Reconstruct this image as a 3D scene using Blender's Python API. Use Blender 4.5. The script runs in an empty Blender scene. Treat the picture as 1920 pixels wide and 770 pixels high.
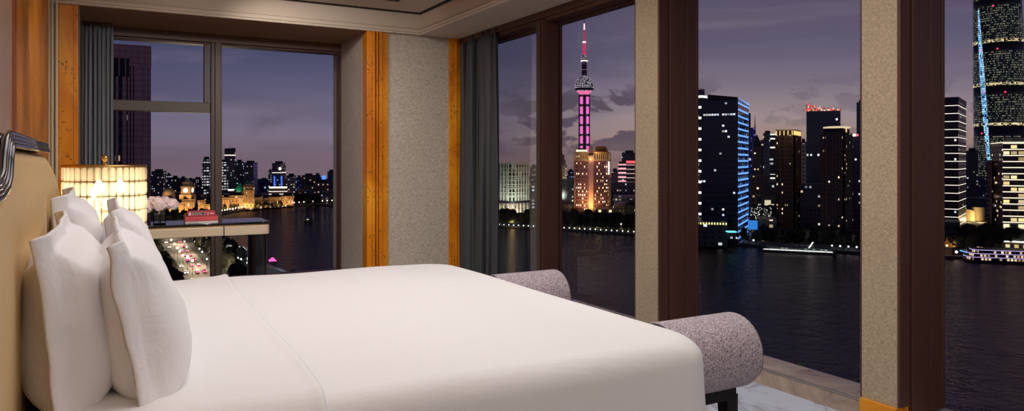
import bpy, bmesh, math, random
from mathutils import Vector, Matrix, noise as mnoise
random.seed(7)
D = bpy.data
SC = bpy.context.scene
COL = SC.collection
R = math.radians
PI = math.pi

# ------------------------------------------------------------------ camera
F = 1371.0
YAW = R(29.32)
CAMZ = 1.3
FW = (math.sin(YAW), math.cos(YAW))
RT = (math.cos(YAW), -math.sin(YAW))
cam = D.cameras.new('camera')
cam.sensor_fit = 'HORIZONTAL'
cam.sensor_width = 36
cam.lens = F / 1920 * 36
cam.shift_y = -85 / 1920
cam.clip_start = 0.05
cam.clip_end = 9000
camo = D.objects.new('camera', cam)
COL.objects.link(camo)
camo.location = (0, 0, CAMZ)
camo.rotation_euler = (R(90), 0, -YAW)
SC.camera = camo

def uu(px):
    return (px - 960) / F
def W(px, d):
    """ground plan point seen in column px of the photo at distance d along the view axis"""
    u = uu(px)
    return (d * (FW[0] + u * RT[0]), d * (FW[1] + u * RT[1]))
def WZ(py, d):
    return CAMZ + d * (300 - py) / F
def RF(r, f):
    return (f * FW[0] + r * RT[0], f * FW[1] + r * RT[1])

# ------------------------------------------------------------------ mesh builder
def wloc(o):
    v = Vector((0, 0, 0))
    while o:
        v += Vector(o.location)
        o = o.parent
    return v

class MB:
    def __init__(s):
        s.v = []; s.f = []; s.uv = []; s.sm = []
    def face(s, idx, uv=None, smooth=False):
        s.f.append(tuple(idx)); s.uv.append(uv); s.sm.append(smooth)
    def box(s, x0, x1, y0, y1, z0, z1):
        s.prism([(x0, y0), (x1, y0), (x1, y1), (x0, y1)], z0, z1)
        return s
    def prism(s, poly, z0, z1, top=None, u0=0.0, cap=True):
        """vertical prism, wall uv in metres; top = another polygon for a tapering body"""
        n = len(poly); b = len(s.v); top = top or poly
        s.v += [(p[0], p[1], z0) for p in poly] + [(p[0], p[1], z1) for p in top]
        u = u0
        for i in range(n):
            j = (i + 1) % n
            L = math.dist(poly[i], poly[j])
            s.face((b + i, b + j, b + n + j, b + n + i), ((u, z0), (u + L, z0), (u + L, z1), (u, z1)))
            u += L + 7.3
        if cap:
            s.face([b + n + i for i in range(n)], [(-99, -99)] * n)
            s.face([b + i for i in reversed(range(n))], [(-99, -99)] * n)
        return s
    def extr(s, poly, axis, a0, a1, smooth=False):
        """polygon in the plane across 'axis' pushed along it (axis x: poly=(y,z); axis y: poly=(x,z))"""
        n = len(poly); b = len(s.v)
        for a in (a0, a1):
            for p in poly:
                s.v.append((a, p[0], p[1]) if axis == 'x' else (p[0], a, p[1]))
        for i in range(n):
            j = (i + 1) % n
            s.face((b + i, b + j, b + n + j, b + n + i), smooth=smooth)
        s.face([b + i for i in reversed(range(n))])
        s.face([b + n + i for i in range(n)])
        return s
    def obox(s, p, q, w, z0, z1):
        """upright slab between two plan points"""
        dx, dy = q[0] - p[0], q[1] - p[1]
        L = math.hypot(dx, dy) or 1e-6
        nx, ny = -dy / L * w / 2, dx / L * w / 2
        s.prism([(p[0] - nx, p[1] - ny), (q[0] - nx, q[1] - ny), (q[0] + nx, q[1] + ny), (p[0] + nx, p[1] + ny)][::1], z0, z1)
        return s
    def lathe(s, prof, cx=0, cy=0, n=24, smooth=True, z=0, a0=0.0, cap=True):
        b = len(s.v); m = len(prof)
        for r, h in prof:
            for i in range(n):
                a = 2 * PI * i / n + a0
                s.v.append((cx + r * math.cos(a), cy + r * math.sin(a), z + h))
        for k in range(m - 1):
            for i in range(n):
                j = (i + 1) % n
                s.face((b + k * n + i, b + k * n + j, b + (k + 1) * n + j, b + (k + 1) * n + i),
                       ((i * 1.0, prof[k][1]), (i + 1.0, prof[k][1]), (i + 1.0, prof[k + 1][1]), (i * 1.0, prof[k + 1][1])), smooth)
        if cap:
            s.face([b + i for i in reversed(range(n))])
            s.face([b + (m - 1) * n + i for i in range(n)])
        return s
    def tube(s, pts, r, n=8, smooth=True):
        pts = [Vector(p) for p in pts]; b = len(s.v); m = len(pts)
        rr = r if isinstance(r, (list, tuple)) else [r] * m
        up = Vector((0, 0, 1))
        for k in range(m):
            t = (pts[min(k + 1, m - 1)] - pts[max(k - 1, 0)]).normalized()
            a = t.cross(up)
            if a.length < 1e-3:
                a = t.cross(Vector((1, 0, 0)))
            a.normalize(); c = a.cross(t).normalized()
            for i in range(n):
                q = 2 * PI * i / n
                s.v.append(tuple(pts[k] + (a * math.cos(q) + c * math.sin(q)) * rr[k]))
        for k in range(m - 1):
            for i in range(n):
                j = (i + 1) % n
                s.face((b + k * n + i, b + k * n + j, b + (k + 1) * n + j, b + (k + 1) * n + i), smooth=smooth)
        s.face([b + i for i in reversed(range(n))]); s.face([b + (m - 1) * n + i for i in range(n)])
        return s
    def grid(s, fn, nu, nv, smooth=True, uvs=(1, 1)):
        b = len(s.v)
        for j in range(nv + 1):
            for i in range(nu + 1):
                s.v.append(tuple(fn(i / nu, j / nv)))
        for j in range(nv):
            for i in range(nu):
                a = b + j * (nu + 1) + i
                s.face((a, a + 1, a + nu + 2, a + nu + 1),
                       ((i / nu * uvs[0], j / nv * uvs[1]), ((i + 1) / nu * uvs[0], j / nv * uvs[1]),
                        ((i + 1) / nu * uvs[0], (j + 1) / nv * uvs[1]), (i / nu * uvs[0], (j + 1) / nv * uvs[1])), smooth)
        return s
    def ball(s, c, r, n=12, m=8, sz=1.0):
        prof = [(max(1e-4, r * math.sin(PI * k / m)), -r * sz * math.cos(PI * k / m)) for k in range(m + 1)]
        return s.lathe(prof, c[0], c[1], n, True, c[2])
    def add(s, o, M=None):
        b = len(s.v)
        s.v += [tuple(M @ Vector(v)) if M else v for v in o.v]
        for f, u, k in zip(o.f, o.uv, o.sm):
            s.face([b + i for i in f], u, k)
        return s
    def build(s, name, mat, parent=None, local=False, bevel=0.0, fix=True):
        me = D.meshes.new(name)
        off = Vector((0, 0, 0)) if (local or parent is None) else wloc(parent)
        me.from_pydata([tuple(Vector(v) - off) for v in s.v], [], s.f)
        uvl = me.uv_layers.new(name='UVMap')
        li = 0
        for f, uv in zip(s.f, s.uv):
            for k in range(len(f)):
                uvl.data[li].uv = uv[k] if uv else (0, 0)
                li += 1
        for p, k in zip(me.polygons, s.sm):
            p.use_smooth = k
        if fix:
            bm = bmesh.new(); bm.from_mesh(me)
            bmesh.ops.recalc_face_normals(bm, faces=bm.faces)
            bm.to_mesh(me); bm.free()
        me.materials.append(mat)
        o = D.objects.new(name, me)
        COL.objects.link(o)
        if parent:
            o.parent = parent
        if bevel:
            b = o.modifiers.new('bevel', 'BEVEL'); b.width = bevel; b.segments = 3; b.limit_method = 'ANGLE'
            b.harden_normals = False
            for p in me.polygons: p.use_smooth = True
            try:
                me.set_sharp_from_angle(angle=R(50))
            except Exception:
                pass
        return o

def tag(o, label, cat, group=None, kind=None):
    o['label'] = label; o['category'] = cat
    if group: o['group'] = group
    if kind: o['kind'] = kind
    return o
def thing(name, label, cat, loc=(0, 0, 0), group=None, rz=0):
    o = D.objects.new(name, None); COL.objects.link(o)
    o.empty_display_size = 0.1
    o.location = loc; o.rotation_euler = (0, 0, rz)
    return tag(o, label, cat, group)
def struct(o):
    o['kind'] = 'structure'; return o
def dup(root, loc, rz=0.0, label=None, group=None, scale=None):
    r = root.copy(); COL.objects.link(r); r.location = loc; r.rotation_euler = (0, 0, rz)
    if scale: r.scale = scale if isinstance(scale, tuple) else (scale,) * 3
    if label: r['label'] = label
    if group: r['group'] = group
    for ch in list(root.children):
        c = ch.copy(); COL.objects.link(c); c.parent = r
        for g in ch.children:
            q = g.copy(); COL.objects.link(q); q.parent = c
    return r

# ------------------------------------------------------------------ materials
def srgb(r, g, b):
    def c(x):
        x /= 255
        return x / 12.92 if x <= 0.04045 else ((x + 0.055) / 1.055) ** 2.4
    return (c(r), c(g), c(b), 1)

class NT:
    def __init__(s, name):
        s.m = D.materials.new(name); s.m.use_nodes = True
        s.t = s.m.node_tree; s.b = s.t.nodes['Principled BSDF']; s.out = s.t.nodes['Material Output']
    def n(s, kind, **k):
        x = s.t.nodes.new(kind)
        for a, v in k.items(): setattr(x, a, v)
        return x
    def put(s, sock, v):
        if v is None: return
        if isinstance(v, bpy.types.NodeSocket): s.t.links.new(v, sock)
        else: sock.default_value = v
    def math(s, op, a, b=None, c=None, clamp=False):
        x = s.n('ShaderNodeMath', operation=op, use_clamp=clamp)
        for i, v in enumerate((a, b, c)):
            if v is not None: s.put(x.inputs[i], v)
        return x.outputs[0]
    def mix(s, f, a, b, blend='MIX'):
        x = s.n('ShaderNodeMix', data_type='RGBA', blend_type=blend)
        s.put(x.inputs[0], f); s.put(x.inputs[6], a); s.put(x.inputs[7], b)
        return x.outputs[2]
    def ramp(s, f, stops):
        x = s.n('ShaderNodeValToRGB')
        e = x.color_ramp.elements
        while len(e) < len(stops): e.new(0.5)
        for k, (p, c) in enumerate(stops):
            e[k].position = p; e[k].color = c if isinstance(c, tuple) else (c, c, c, 1)
        s.put(x.inputs[0], f)
        return x.outputs[0]
    def obj(s, scale=(1, 1, 1)):
        tc = s.n('ShaderNodeTexCoord'); mp = s.n('ShaderNodeMapping')
        s.put(mp.inputs['Scale'], scale); s.t.links.new(tc.outputs['Object'], mp.inputs[0])
        return mp.outputs[0]
    def world(s, scale=(1, 1, 1)):
        g = s.n('ShaderNodeNewGeometry'); mp = s.n('ShaderNodeMapping')
        s.put(mp.inputs['Scale'], scale); s.t.links.new(g.outputs['Position'], mp.inputs[0])
        return mp.outputs[0]
    def noise(s, vec, scale, detail=3, rough=0.5, dist=0.0, out='Fac'):
        x = s.n('ShaderNodeTexNoise')
        s.put(x.inputs['Vector'], vec); s.put(x.inputs['Scale'], scale); s.put(x.inputs['Detail'], detail)
        s.put(x.inputs['Roughness'], rough); s.put(x.inputs['Distortion'], dist)
        return x.outputs[out]
    def bump(s, h, strength=0.3, dist=0.01):
        x = s.n('ShaderNodeBump'); s.put(x.inputs['Strength'], strength); s.put(x.inputs['Distance'], dist)
        s.put(x.inputs['Height'], h); s.put(s.b.inputs['Normal'], x.outputs[0])
    def set(s, **k):
        names = dict(color='Base Color', rough='Roughness', metal='Metallic', spec='Specular IOR Level', coat='Coat Weight',
                     coatr='Coat Roughness', emc='Emission Color', ems='Emission Strength', trans='Transmission Weight',
                     ior='IOR', sheen='Sheen Weight', sss='Subsurface Weight', alpha='Alpha')
        for a, v in k.items(): s.put(s.b.inputs[names[a]], v)
        return s

def plain(name, col, rough=0.5, metal=0.0, coat=0.0, bump=None, spec=0.5, var=0.06):
    t = NT(name)
    v = t.noise(t.obj(), 3.0, 4)
    dark = tuple(c * (1 - var * 2) for c in col[:3]) + (1,)
    t.set(color=t.mix(v, dark, col), rough=rough, metal=metal, coat=coat, spec=spec)
    if bump:
        t.bump(t.noise(t.obj(), bump[0], 4), bump[1], bump[2] if len(bump) > 2 else 0.005)
    return t.m
def glow(name, col, strength, sampled=False):
    t = NT(name)
    t.set(color=(0.02, 0.02, 0.02, 1), emc=col, ems=strength, rough=0.6)
    if not sampled: t.m.cycles.emission_sampling = 'NONE'
    return t.m

def m_burl():
    t = NT('burl_wood')
    co = t.obj((1, 1, 0.55))
    sw = t.noise(co, 1.6, 5, 0.55, 1.6)
    grain = t.noise(t.obj((9, 9, 0.7)), 4, 3, 0.6, 0.4)
    base = t.ramp(sw, [(0.3, srgb(184, 102, 12)), (0.5, srgb(222, 138, 20)), (0.7, srgb(240, 168, 44))])
    base = t.mix(t.math('MULTIPLY', grain, 0.16), base, srgb(140, 74, 26), 'MIX')
    vo = t.n('ShaderNodeTexVoronoi'); vo.inputs['Scale'].default_value = 40; t.put(vo.inputs['Vector'], t.obj((1, 1, 0.8)))
    cl = t.math('GREATER_THAN', t.noise(t.obj((1, 1, 0.8)), 6.0, 2, 0.5), 0.51)
    spot = t.math('LESS_THAN', t.math('ADD', vo.outputs['Distance'], t.math('MULTIPLY', t.noise(co, 60, 2), 0.45)), 0.47)
    base = t.mix(t.math('MULTIPLY', t.math('MULTIPLY', cl, spot), 0.75), base, srgb(72, 34, 12))
    t.set(color=base, rough=0.4, coat=0.08, coatr=0.15, spec=.3)
    return t.m
def m_fabric(name, c0, c1, sc=1.0, rough=0.9, bs=0.25):
    t = NT(name)
    a = t.noise(t.obj((260 * sc, 260 * sc, 60 * sc)), 1, 2, 0.6)
    b = t.noise(t.obj((60 * sc, 60 * sc, 260 * sc)), 1, 2, 0.6)
    w = t.math('MULTIPLY', t.math('ADD', a, b), 0.5)
    big = t.noise(t.obj(), 2.5, 2)
    f = t.math('ADD', t.ramp(w, [(0.38, 0.0), (0.62, 1.0)]), t.math('MULTIPLY', t.math('SUBTRACT', big, 0.5), 0.3), clamp=True)
    t.set(color=t.mix(f, c0, c1), rough=rough, spec=0.25)
    t.bump(w, bs, 0.004)
    return t.m
def m_linen():
    t = NT('white_linen')
    w = t.noise(t.obj((500, 500, 500)), 1, 2)
    soft = t.noise(t.obj((1.6, 3.0, 1.6)), 2.2, 4, 0.55, 0.7)
    vo = t.n('ShaderNodeTexVoronoi', feature='DISTANCE_TO_EDGE'); vo.inputs['Scale'].default_value = 40; t.put(vo.inputs['Vector'], t.obj((1, 1, 1)))
    pat = t.math('MULTIPLY', t.ramp(vo.outputs['Distance'], [(0.04, 0.0), (0.12, 1.0)]), 0.12)
    t.set(color=srgb(236, 233, 232), rough=0.82, sheen=0.15, spec=0.2)
    t.bump(t.math('ADD', t.math('ADD', t.math('MULTIPLY', w, 0.01), soft), t.math('MULTIPLY', pat, .10)), 0.2, 0.03)
    return t.m
def m_pillow():
    t = NT('pillowcase_cotton')
    soft = t.noise(t.obj((5, 2.2, 2.2)), 2.4, 4, 0.55, 0.9)
    t.set(color=srgb(238, 234, 235), rough=0.8, sheen=0.15, spec=0.2)
    t.bump(soft, 0.35, 0.03)
    return t.m
def m_marble():
    t = NT('brown_marble')
    v = t.noise(t.world(), 3.4, 7, 0.65, 1.2)
    base = t.ramp(v, [(0.3, srgb(112, 92, 82)), (0.48, srgb(168, 148, 132)), (0.62, srgb(186, 168, 150)), (0.8, srgb(205, 190, 172))])
    t.set(color=base, rough=0.25, coat=0.2)
    return t.m
def m_carpet():
    t = NT('veined_carpet')
    co = t.world()
    d = t.noise(co, 1.3, 4, 0.6, 2.2)
    ridge = t.math('ABSOLUTE', t.math('SUBTRACT', d, 0.5))
    f = t.ramp(ridge, [(0.0, 0.0), (0.018, 0.55), (0.05, 1.0)])
    f2 = t.math('MULTIPLY', f, t.math('ADD', 0.72, t.math('MULTIPLY', t.noise(co, 5, 5, 0.6, 1.0), 0.5)), clamp=True)
    t.set(color=t.mix(f2, srgb(158, 160, 172), srgb(200, 208, 222)), rough=0.95, spec=0.1)
    t.bump(t.noise(co, 420, 2), 0.4, 0.004)
    return t.m
def m_lacquer():
    t = NT('dark_bronze_frame')
    v = t.noise(t.obj((60, 60, 1.2)), 1, 4, 0.6)
    t.set(color=t.mix(v, srgb(66, 40, 33), srgb(98, 64, 52)), rough=0.42, spec=0.4)
    return t.m
def m_glass():
    t = NT('window_glass')
    tr = t.n('ShaderNodeBsdfTransparent'); tr.inputs[0].default_value = (0.96, 0.965, 0.975, 1)
    gl = t.n('ShaderNodeBsdfGlossy'); gl.inputs['Roughness'].default_value = 0.02
    mx = t.n('ShaderNodeMixShader')
    fr = t.n('ShaderNodeFresnel'); fr.inputs[0].default_value = 1.18
    t.put(mx.inputs[0], t.math('MULTIPLY', t.math('SUBTRACT', fr.outputs[0], 0.02), 0.4, clamp=True))
    t.t.links.new(tr.outputs[0], mx.inputs[1]); t.t.links.new(gl.outputs[0], mx.inputs[2])
    t.t.links.new(mx.outputs[0], t.out.inputs[0])
    return t.m
def m_crystal():
    t = NT('lamp_crystal')
    tr = t.n('ShaderNodeBsdfTransparent'); tr.inputs[0].default_value = (1.0, 0.96, 0.86, 1)
    gl = t.n('ShaderNodeBsdfGlossy'); gl.inputs['Roughness'].default_value = 0.06; gl.inputs[0].default_value = (1, 0.95, 0.84, 1)
    tl = t.n('ShaderNodeBsdfTranslucent'); tl.inputs[0].default_value = (0.95, 0.89, 0.76, 1)
    lw = t.n('ShaderNodeLayerWeight'); lw.inputs[0].default_value = 0.35
    m1 = t.n('ShaderNodeMixShader'); t.put(m1.inputs[0], 0.62)
    t.t.links.new(tr.outputs[0], m1.inputs[1]); t.t.links.new(tl.outputs[0], m1.inputs[2])
    m2 = t.n('ShaderNodeMixShader'); t.put(m2.inputs[0], t.math('MULTIPLY', lw.outputs['Facing'], 0.7))
    t.t.links.new(m1.outputs[0], m2.inputs[1]); t.t.links.new(gl.outputs[0], m2.inputs[2])
    t.t.links.new(m2.outputs[0], t.out.inputs[0])
    return t.m
def m_clear():
    t = NT('clear_glass')
    t.set(color=(0.95, 1, 0.98, 1), rough=0.02, trans=1.0, ior=1.4)
    return t.m

BURL = m_burl()
WALLFAB = m_fabric('woven_wallcovering', srgb(164, 154, 142), srgb(208, 198, 184), 0.6, 0.75, 0.4)
STRIPFAB = m_fabric('pilaster_wallcovering', srgb(150, 134, 110), srgb(188, 172, 146), 1.0, 0.85)
LINEN = m_linen(); PILLOW = m_pillow(); MARBLE = m_marble(); CARPET = m_carpet(); BRONZE = m_lacquer(); GLASS = m_glass()
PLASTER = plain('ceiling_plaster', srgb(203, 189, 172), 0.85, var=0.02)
SOFFIT_SHADE = plain('shaded_soffit_plaster', srgb(142, 106, 78), 0.85, var=0.02)  # ceiling plaster with its shade put into a browner colour
CREAM = plain('cream_lacquer', srgb(206, 190, 162), 0.35, var=0.03)
LEATHER = plain('tan_leather', srgb(216, 182, 128), 0.5, bump=(240, 0.12, 0.002), var=0.03)
BLACKLAC = plain('black_lacquer', srgb(14, 13, 18), 0.12, coat=0.6, var=0.02)
BLACKGL = plain('black_glass', srgb(10, 14, 14), 0.06, coat=0.5, var=0.02)
GOLD = plain('satin_brass', srgb(214, 176, 110), 0.28, 1.0, var=0.03)
STEEL = plain('pale_metal', srgb(190, 180, 165), 0.3, 1.0, var=0.03)
CURT_L = plain('blue_grey_curtain_cloth', srgb(138, 144, 152), .6, bump=(300, .15, .002), var=.05)
CURT_D = plain('slate_curtain_cloth', srgb(66, 69, 74), .65, bump=(300, .15, .002), var=.05)
def m_boucle():
    t = NT('mauve_boucle')
    v = t.noise(t.obj(), 210, 3, 0.7)
    big = t.noise(t.obj(), 100, 2, 0.6)
    f = t.ramp(v, [(0.40, 0.0), (0.56, 1.0)])
    t.set(color=t.mix(f, srgb(98, 84, 92), srgb(212, 196, 202)), rough=0.9, sheen=0.2, spec=0.2)
    t.bump(t.math('ADD', v, big), 0.6, 0.006)
    return t.m
BOUCLE = m_boucle()
# ================================================================== ROOM
XB = 3.56        # window plane on the river side
YA = 8.2         # window plane of the far wall
YC = 7.2         # face of the corner pier
XC = -0.40       # headboard wall
ZH = 2.52        # window heads
ZS = 2.61        # soffit
ZC = 2.84        # ceiling
YBK = -3.2       # wall behind the camera

# floor, carpet
struct(MB().box(XC - .3, 3.36, YBK, 8.4, -0.2, 0.0).build('floor', CARPET))
# headboard wall
struct(MB().box(XC - .25, XC, YBK - .2, 8.4, 0, 3.1).build('wall_left', PLASTER))
struct(MB().box(XC - .25, 3.9, YBK - .2, YBK, 0, 3.1).build('wall_back', PLASTER))
struct(MB().box(XC - .17 + .16, 3.9, 8.4, 8.6, 2.6, 3.1).build('wall_far', PLASTER))
# marbled panel with copper edge left of the burl
w = struct(MB().box(XC, XC + .02, 1.0, 4.30, 0, ZC).build('trim_1', plain('pale_panel', srgb(196, 160, 134), 0.3, var=0.15)))
w = struct(MB().box(XC, XC + .034, 4.30, 4.36, 0, ZC).build('trim_2', plain('copper_edge', srgb(190, 120, 88), 0.25, 0.8)))
w = struct(MB().box(XC, XC + .022, 4.36, 7.12, 0, ZC).build('trim_3', BURL, bevel=0.004))
# cream reeded moulding in the inner corner
mb = MB()
for k, (a, b, c) in enumerate([(-.40, -.378, .05), (-.378, -.362, .028), (-.362, -.345, .05), (-.345, -.333, .02), (-.333, -.312, .06)]):
    mb.box(a, b, YC - c, YC + .02, 0, ZC)
mb.box(XC, XC + .03, 7.12, 7.17, 0, ZC)
struct(mb.build('trim_4', CREAM, bevel=0.004))
# burl pier left of the far window
mb = MB().box(-.312, -.17, YC, 8.4, 0, ZC); mb.box(-.205, -.19, YC - .008, YC + .01, 0, ZS)
struct(mb.build('trim_5', BURL, bevel=0.003))
struct(MB().box(-.17, -.160, YC + .015, 8.2, 0, ZS).build('trim_6', plain('recess_lining', srgb(120, 100, 84), 0.6)))
# corner pier between the two window walls
struct(MB().box(2.37, 3.47, YC + .01, 8.5, 0, ZS).build('wall_corner', WALLFAB))
mb = MB()
for a, b, c in [(2.345, 2.40, .045), (2.40, 2.425, .065), (2.425, 2.44, .03), (2.44, 2.455, .07), (2.455, 2.47, .03), (2.47, 2.50, .055), (2.50, 2.575, .03)]:
    mb.box(a, b, YC - c + .02, YC + .12, 0, ZS)
struct(mb.build('trim_7', BURL, bevel=0.004))
mb = MB()
for a, b, c in [(3.265, 3.325, .03), (3.325, 3.34, .055), (3.34, 3.43, .035)]:
    mb.box(a, b, YC - c + .01, YC + .12, 0, ZS)
struct(mb.build('trim_8', BURL, bevel=0.004))
struct(MB().box(2.355, 2.37, YC + .16, 8.12, 0, ZS).build('trim_9', WALLFAB))

# ceiling, soffits and fascia with its stepped moulding
struct(MB().box(XC - .2, 4.0, YBK - .2, 8.6, ZC, ZC + .2).build('ceiling', PLASTER))
XF, YF = 2.925, 7.17
struct(MB().box(XC - .2, 3.9, YF + .02, 8.5, ZS, ZC).build('ceiling_soffit_far', SOFFIT_SHADE))
struct(MB().box(XF + .02, 3.9, YBK, YF + .02, ZS, ZC).build('ceiling_soffit_river', PLASTER))
mb = MB()
# fascia profile (offset into the room, z): plain band, two reeds at the foot, thin shadow gap on top
for off, z0, z1 in [(.0, ZS + .075, ZC - .012), (.012, ZS + .062, ZS + .075), (.004, ZS + .048, ZS + .062), (.02, ZS + .022, ZS + .048), (.008, ZS + .0, ZS + .022)]:
    mb.box(XC, XF - off + .02, YF - off, YF + .02, z0, z1)
    mb.box(XF - off, XF + .02, YBK, YF - off, z0, z1)
struct(mb.build('trim_10', PLASTER, bevel=0.003))
DARK = plain('dark_gap', srgb(30, 22, 18), 0.8)
struct(MB().box(XC, XF, YF - .03, YF - .002, ZC - .008, ZC + .01).box(XF - .03, XF - .002, YBK, YF, ZC - .008, ZC + .01).build('trim_11', DARK))
# slot diffuser in the ceiling
v = thing('air_diffuser', 'slim dark slot air diffuser set into the ceiling near the fascia', 'air vent', (1.9, 6.5, ZC))
mb = MB(); mb.box(1.2, 2.50, 6.64, 6.69, ZC - .012, ZC - .001); mb.box(2.45, 2.50, 5.2, 6.69, ZC - .012, ZC - .001)
mb.build('frame', plain('diffuser_frame', srgb(190, 176, 158), 0.5), v)
mb = MB(); mb.box(1.2, 2.49, 6.65, 6.68, ZC - .016, ZC - .006); mb.box(2.46, 2.49, 5.2, 6.68, ZC - .016, ZC - .006)
mb.build('slot', DARK, v)

# ------------------------------------------------------------------ far window (window_1)
def frame_box(mb, x0, x1, y0, y1, z0, z1): mb.box(x0, x1, y0, y1, z0, z1)
w1 = D.objects.new('window_1', None); COL.objects.link(w1); w1.location = (1.1, YA, 0); struct(w1)
mb = MB()
mb.box(-.17, 2.37, YA - .06, YA + .12, ZH, ZS)                        # head
mb.box(-.17, 2.37, YA - .02, YA + .12, ZH - .02, ZH)
mb.box(2.345, 2.37, YA - .05, YA + .045, 0, ZH)                       # right stile
mb.box(2.335, 2.345, YA - .01, YA + .045, 0, ZH)
mb.box(-.17, -.13, YA - .05, YA + .12, 0, ZH)
mb.box(-.17, 2.37, YA - .06, YA + .12, 0, .06)
mb.build('window_frame', BRONZE, w1, bevel=0.004)
mb = MB()
mb.box(.995, 1.03, YA - .05, YA + .045, .06, ZH); mb.box(1.03, 1.085, YA - .075, YA + .045, .06, ZH); mb.box(1.085, 1.10, YA - .05, YA + .045, .06, ZH)
MULL = plain('taupe_mullion', srgb(80, 66, 59), 0.45, var=0.05)
mb.build('mullion', MULL, w1, bevel=0.003)
mb = MB(); mb.box(-.13, .985, YA - .05, YA + .06, 1.79, 1.894)
mb.build('transom', MULL, w1, bevel=0.004)
mb = MB(); mb.box(.93, .98, YA - .03, YA + .06, 1.894, ZH - .02)
mb.build('sash', MULL, w1, bevel=0.003)
mb = MB(); mb.box(-.13, .995, YA + .03, YA + .036, .06, 1.80); mb.build('glass_pane', GLASS, w1)
mb = MB(); mb.box(-.13, .95, YA + .03, YA + .036, 1.88, ZH); mb.build('glass_pane', GLASS, w1)
mb = MB(); mb.box(1.09, 2.34, YA + .03, YA + .036, .06, ZH); mb.build('glass_pane', GLASS, w1)

# ------------------------------------------------------------------ river windows
struct(MB().box(3.34, XB + .03, YBK, 7.2, -.2, .092).build('trim_12', MARBLE, bevel=0.006))
struct(MB().box(3.336, 3.344, YBK, 7.2, .088, .096).build('trim_13', STEEL))
struct(MB().box(3.372, 3.50, YBK, 7.2, ZH + .03, ZS).box(3.40, XB + .06, YBK, 7.2, ZH, ZH + .05).box(XB - .03, XB + .06, YBK, 7.2, ZH - .012, ZH).build('trim_14', BRONZE, bevel=0.004))
piers = [(2.084, 2.264), (3.76, 3.99), (.40, .60)]
n = 15
for (a, b) in piers:
    mb = MB().box(3.22, 3.40, a, b, .15, ZS)
    struct(mb.build('trim_%d' % n, STRIPFAB)); n += 1
    mb = MB().box(3.205, 3.39, a - .004, b + .004, 0, .15)
    struct(mb.build('trim_%d' % n, BURL, bevel=0.003)); n += 1
    mb = MB()
    mb.box(3.225, 3.30, a - .012, a + .0, .15, ZS)
    mb.box(3.30, 3.315, a - .004, a + .01, .1, ZS)
    mb.box(3.315, 3.45, a - .018, a + .05, .1, ZS)
    mb.box(3.455, 3.56, a - .018, a + .05, .1, ZS)
    mb.box(3.38, 3.568, a - .004, b + .004, .1, ZS)
    mb.box(3.545, 3.565, a - .022, a + .05, .1, ZS)
    mb.box(3.222, 3.40, b, b + .012, .15, ZS)
    struct(mb.build('trim_%d' % n, BRONZE, bevel=0.003)); n += 1
bays = [(4.0, 5.455), (5.565, 7.2), (2.27, 3.755), (.61, 2.08)]
k = 2
for (a, b) in bays:
    w = D.objects.new('window_%d' % k, None); COL.objects.link(w); w.location = (XB, (a + b) / 2, .1); struct(w); k += 1
    mb = MB().box(XB - .012, XB + .008, a, a + .012, .1, ZH).box(XB - .012, XB + .008, b - .012, b, .1, ZH)
    mb.build('window_frame', BRONZE, w)
    MB().box(XB - .001, XB + .004, a, b, .1, ZH).build('glass_pane', GLASS, w)
# deep mullion between the two far bays
mb = MB().box(3.38, XB + .008, 5.465, 5.555, .09, ZH + .02).box(3.40, 3.54, 5.455, 5.565, .09, ZH)
struct(mb.build('trim_%d' % n, BRONZE, bevel=0.004)); n += 1
struct(MB().box(3.366, 3.38, 5.50, 5.555, .09, ZH).build('trim_%d' % n, MULL, bevel=0.003)); n += 1

# ------------------------------------------------------------------ curtains
def curtain(name, label, p0, p1, folds, amp, z0, z1, mat, seed, z_pleat=.12):
    """cloth hanging between two plan points; deep folds, pinched at the heading"""
    rnd = random.Random(seed)
    dx, dy = p1[0] - p0[0], p1[1] - p0[1]; L = math.hypot(dx, dy); nx, ny = -dy / L, dx / L
    ph = [rnd.uniform(-.5, .5) for _ in range(folds + 2)]
    am = [rnd.uniform(.65, 1.2) for _ in range(folds + 2)]
    def fn(u, v):
        z = z0 + (z1 - z0) * v
        k = u * folds; i = int(min(k, folds - 1e-6)); fr = k - i
        a = am[i] * (1 - fr) + am[i + 1] * fr; p = ph[i] * (1 - fr) + ph[i + 1] * fr
        top = max(0, (z - (z1 - z_pleat)) / z_pleat)
        w = math.sin(2 * PI * k + p + .35 * math.sin(z * 1.3 + i))
        o = amp * a * (1 - .55 * top) * w * (1 + .12 * math.sin(z * 2.1 + i * 1.7)) + amp * .25 * math.sin(5.1 * k * 2 + z)
        s = u * L - (.20 * L / folds) * math.sin(4 * PI * k + 2 * p) * (1 - top)
        return (p0[0] + dx / L * s + nx * o, p0[1] + dy / L * s + ny * o, z + .010 * top * math.sin(4 * PI * k))
    c = thing(name, label, 'curtain', (p0[0], p0[1], z0))
    o = MB().grid(fn, folds * 22, 44).build('cloth', mat, c, fix=False)
    sd = o.modifiers.new('thickness', 'SOLIDIFY'); sd.thickness = .004
    o = MB().obox((p0[0], p0[1]), (p1[0], p1[1]), .03, z1 + .001, z1 + .014).build('track', BRONZE, c)
    return c
curtain('curtain', 'blue-grey pleated curtain drawn aside at the far window above the crystal lamp', (-.155, 8.0), (.10, 8.0), 7, .040, .02, 2.585, CURT_L, 3)
curtain('curtain', 'dark slate pleated curtain gathered beside the fabric-covered corner pier', (3.41, 7.17), (3.385, 6.32), 7, .060, .10, 2.595, CURT_D, 5)

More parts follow.
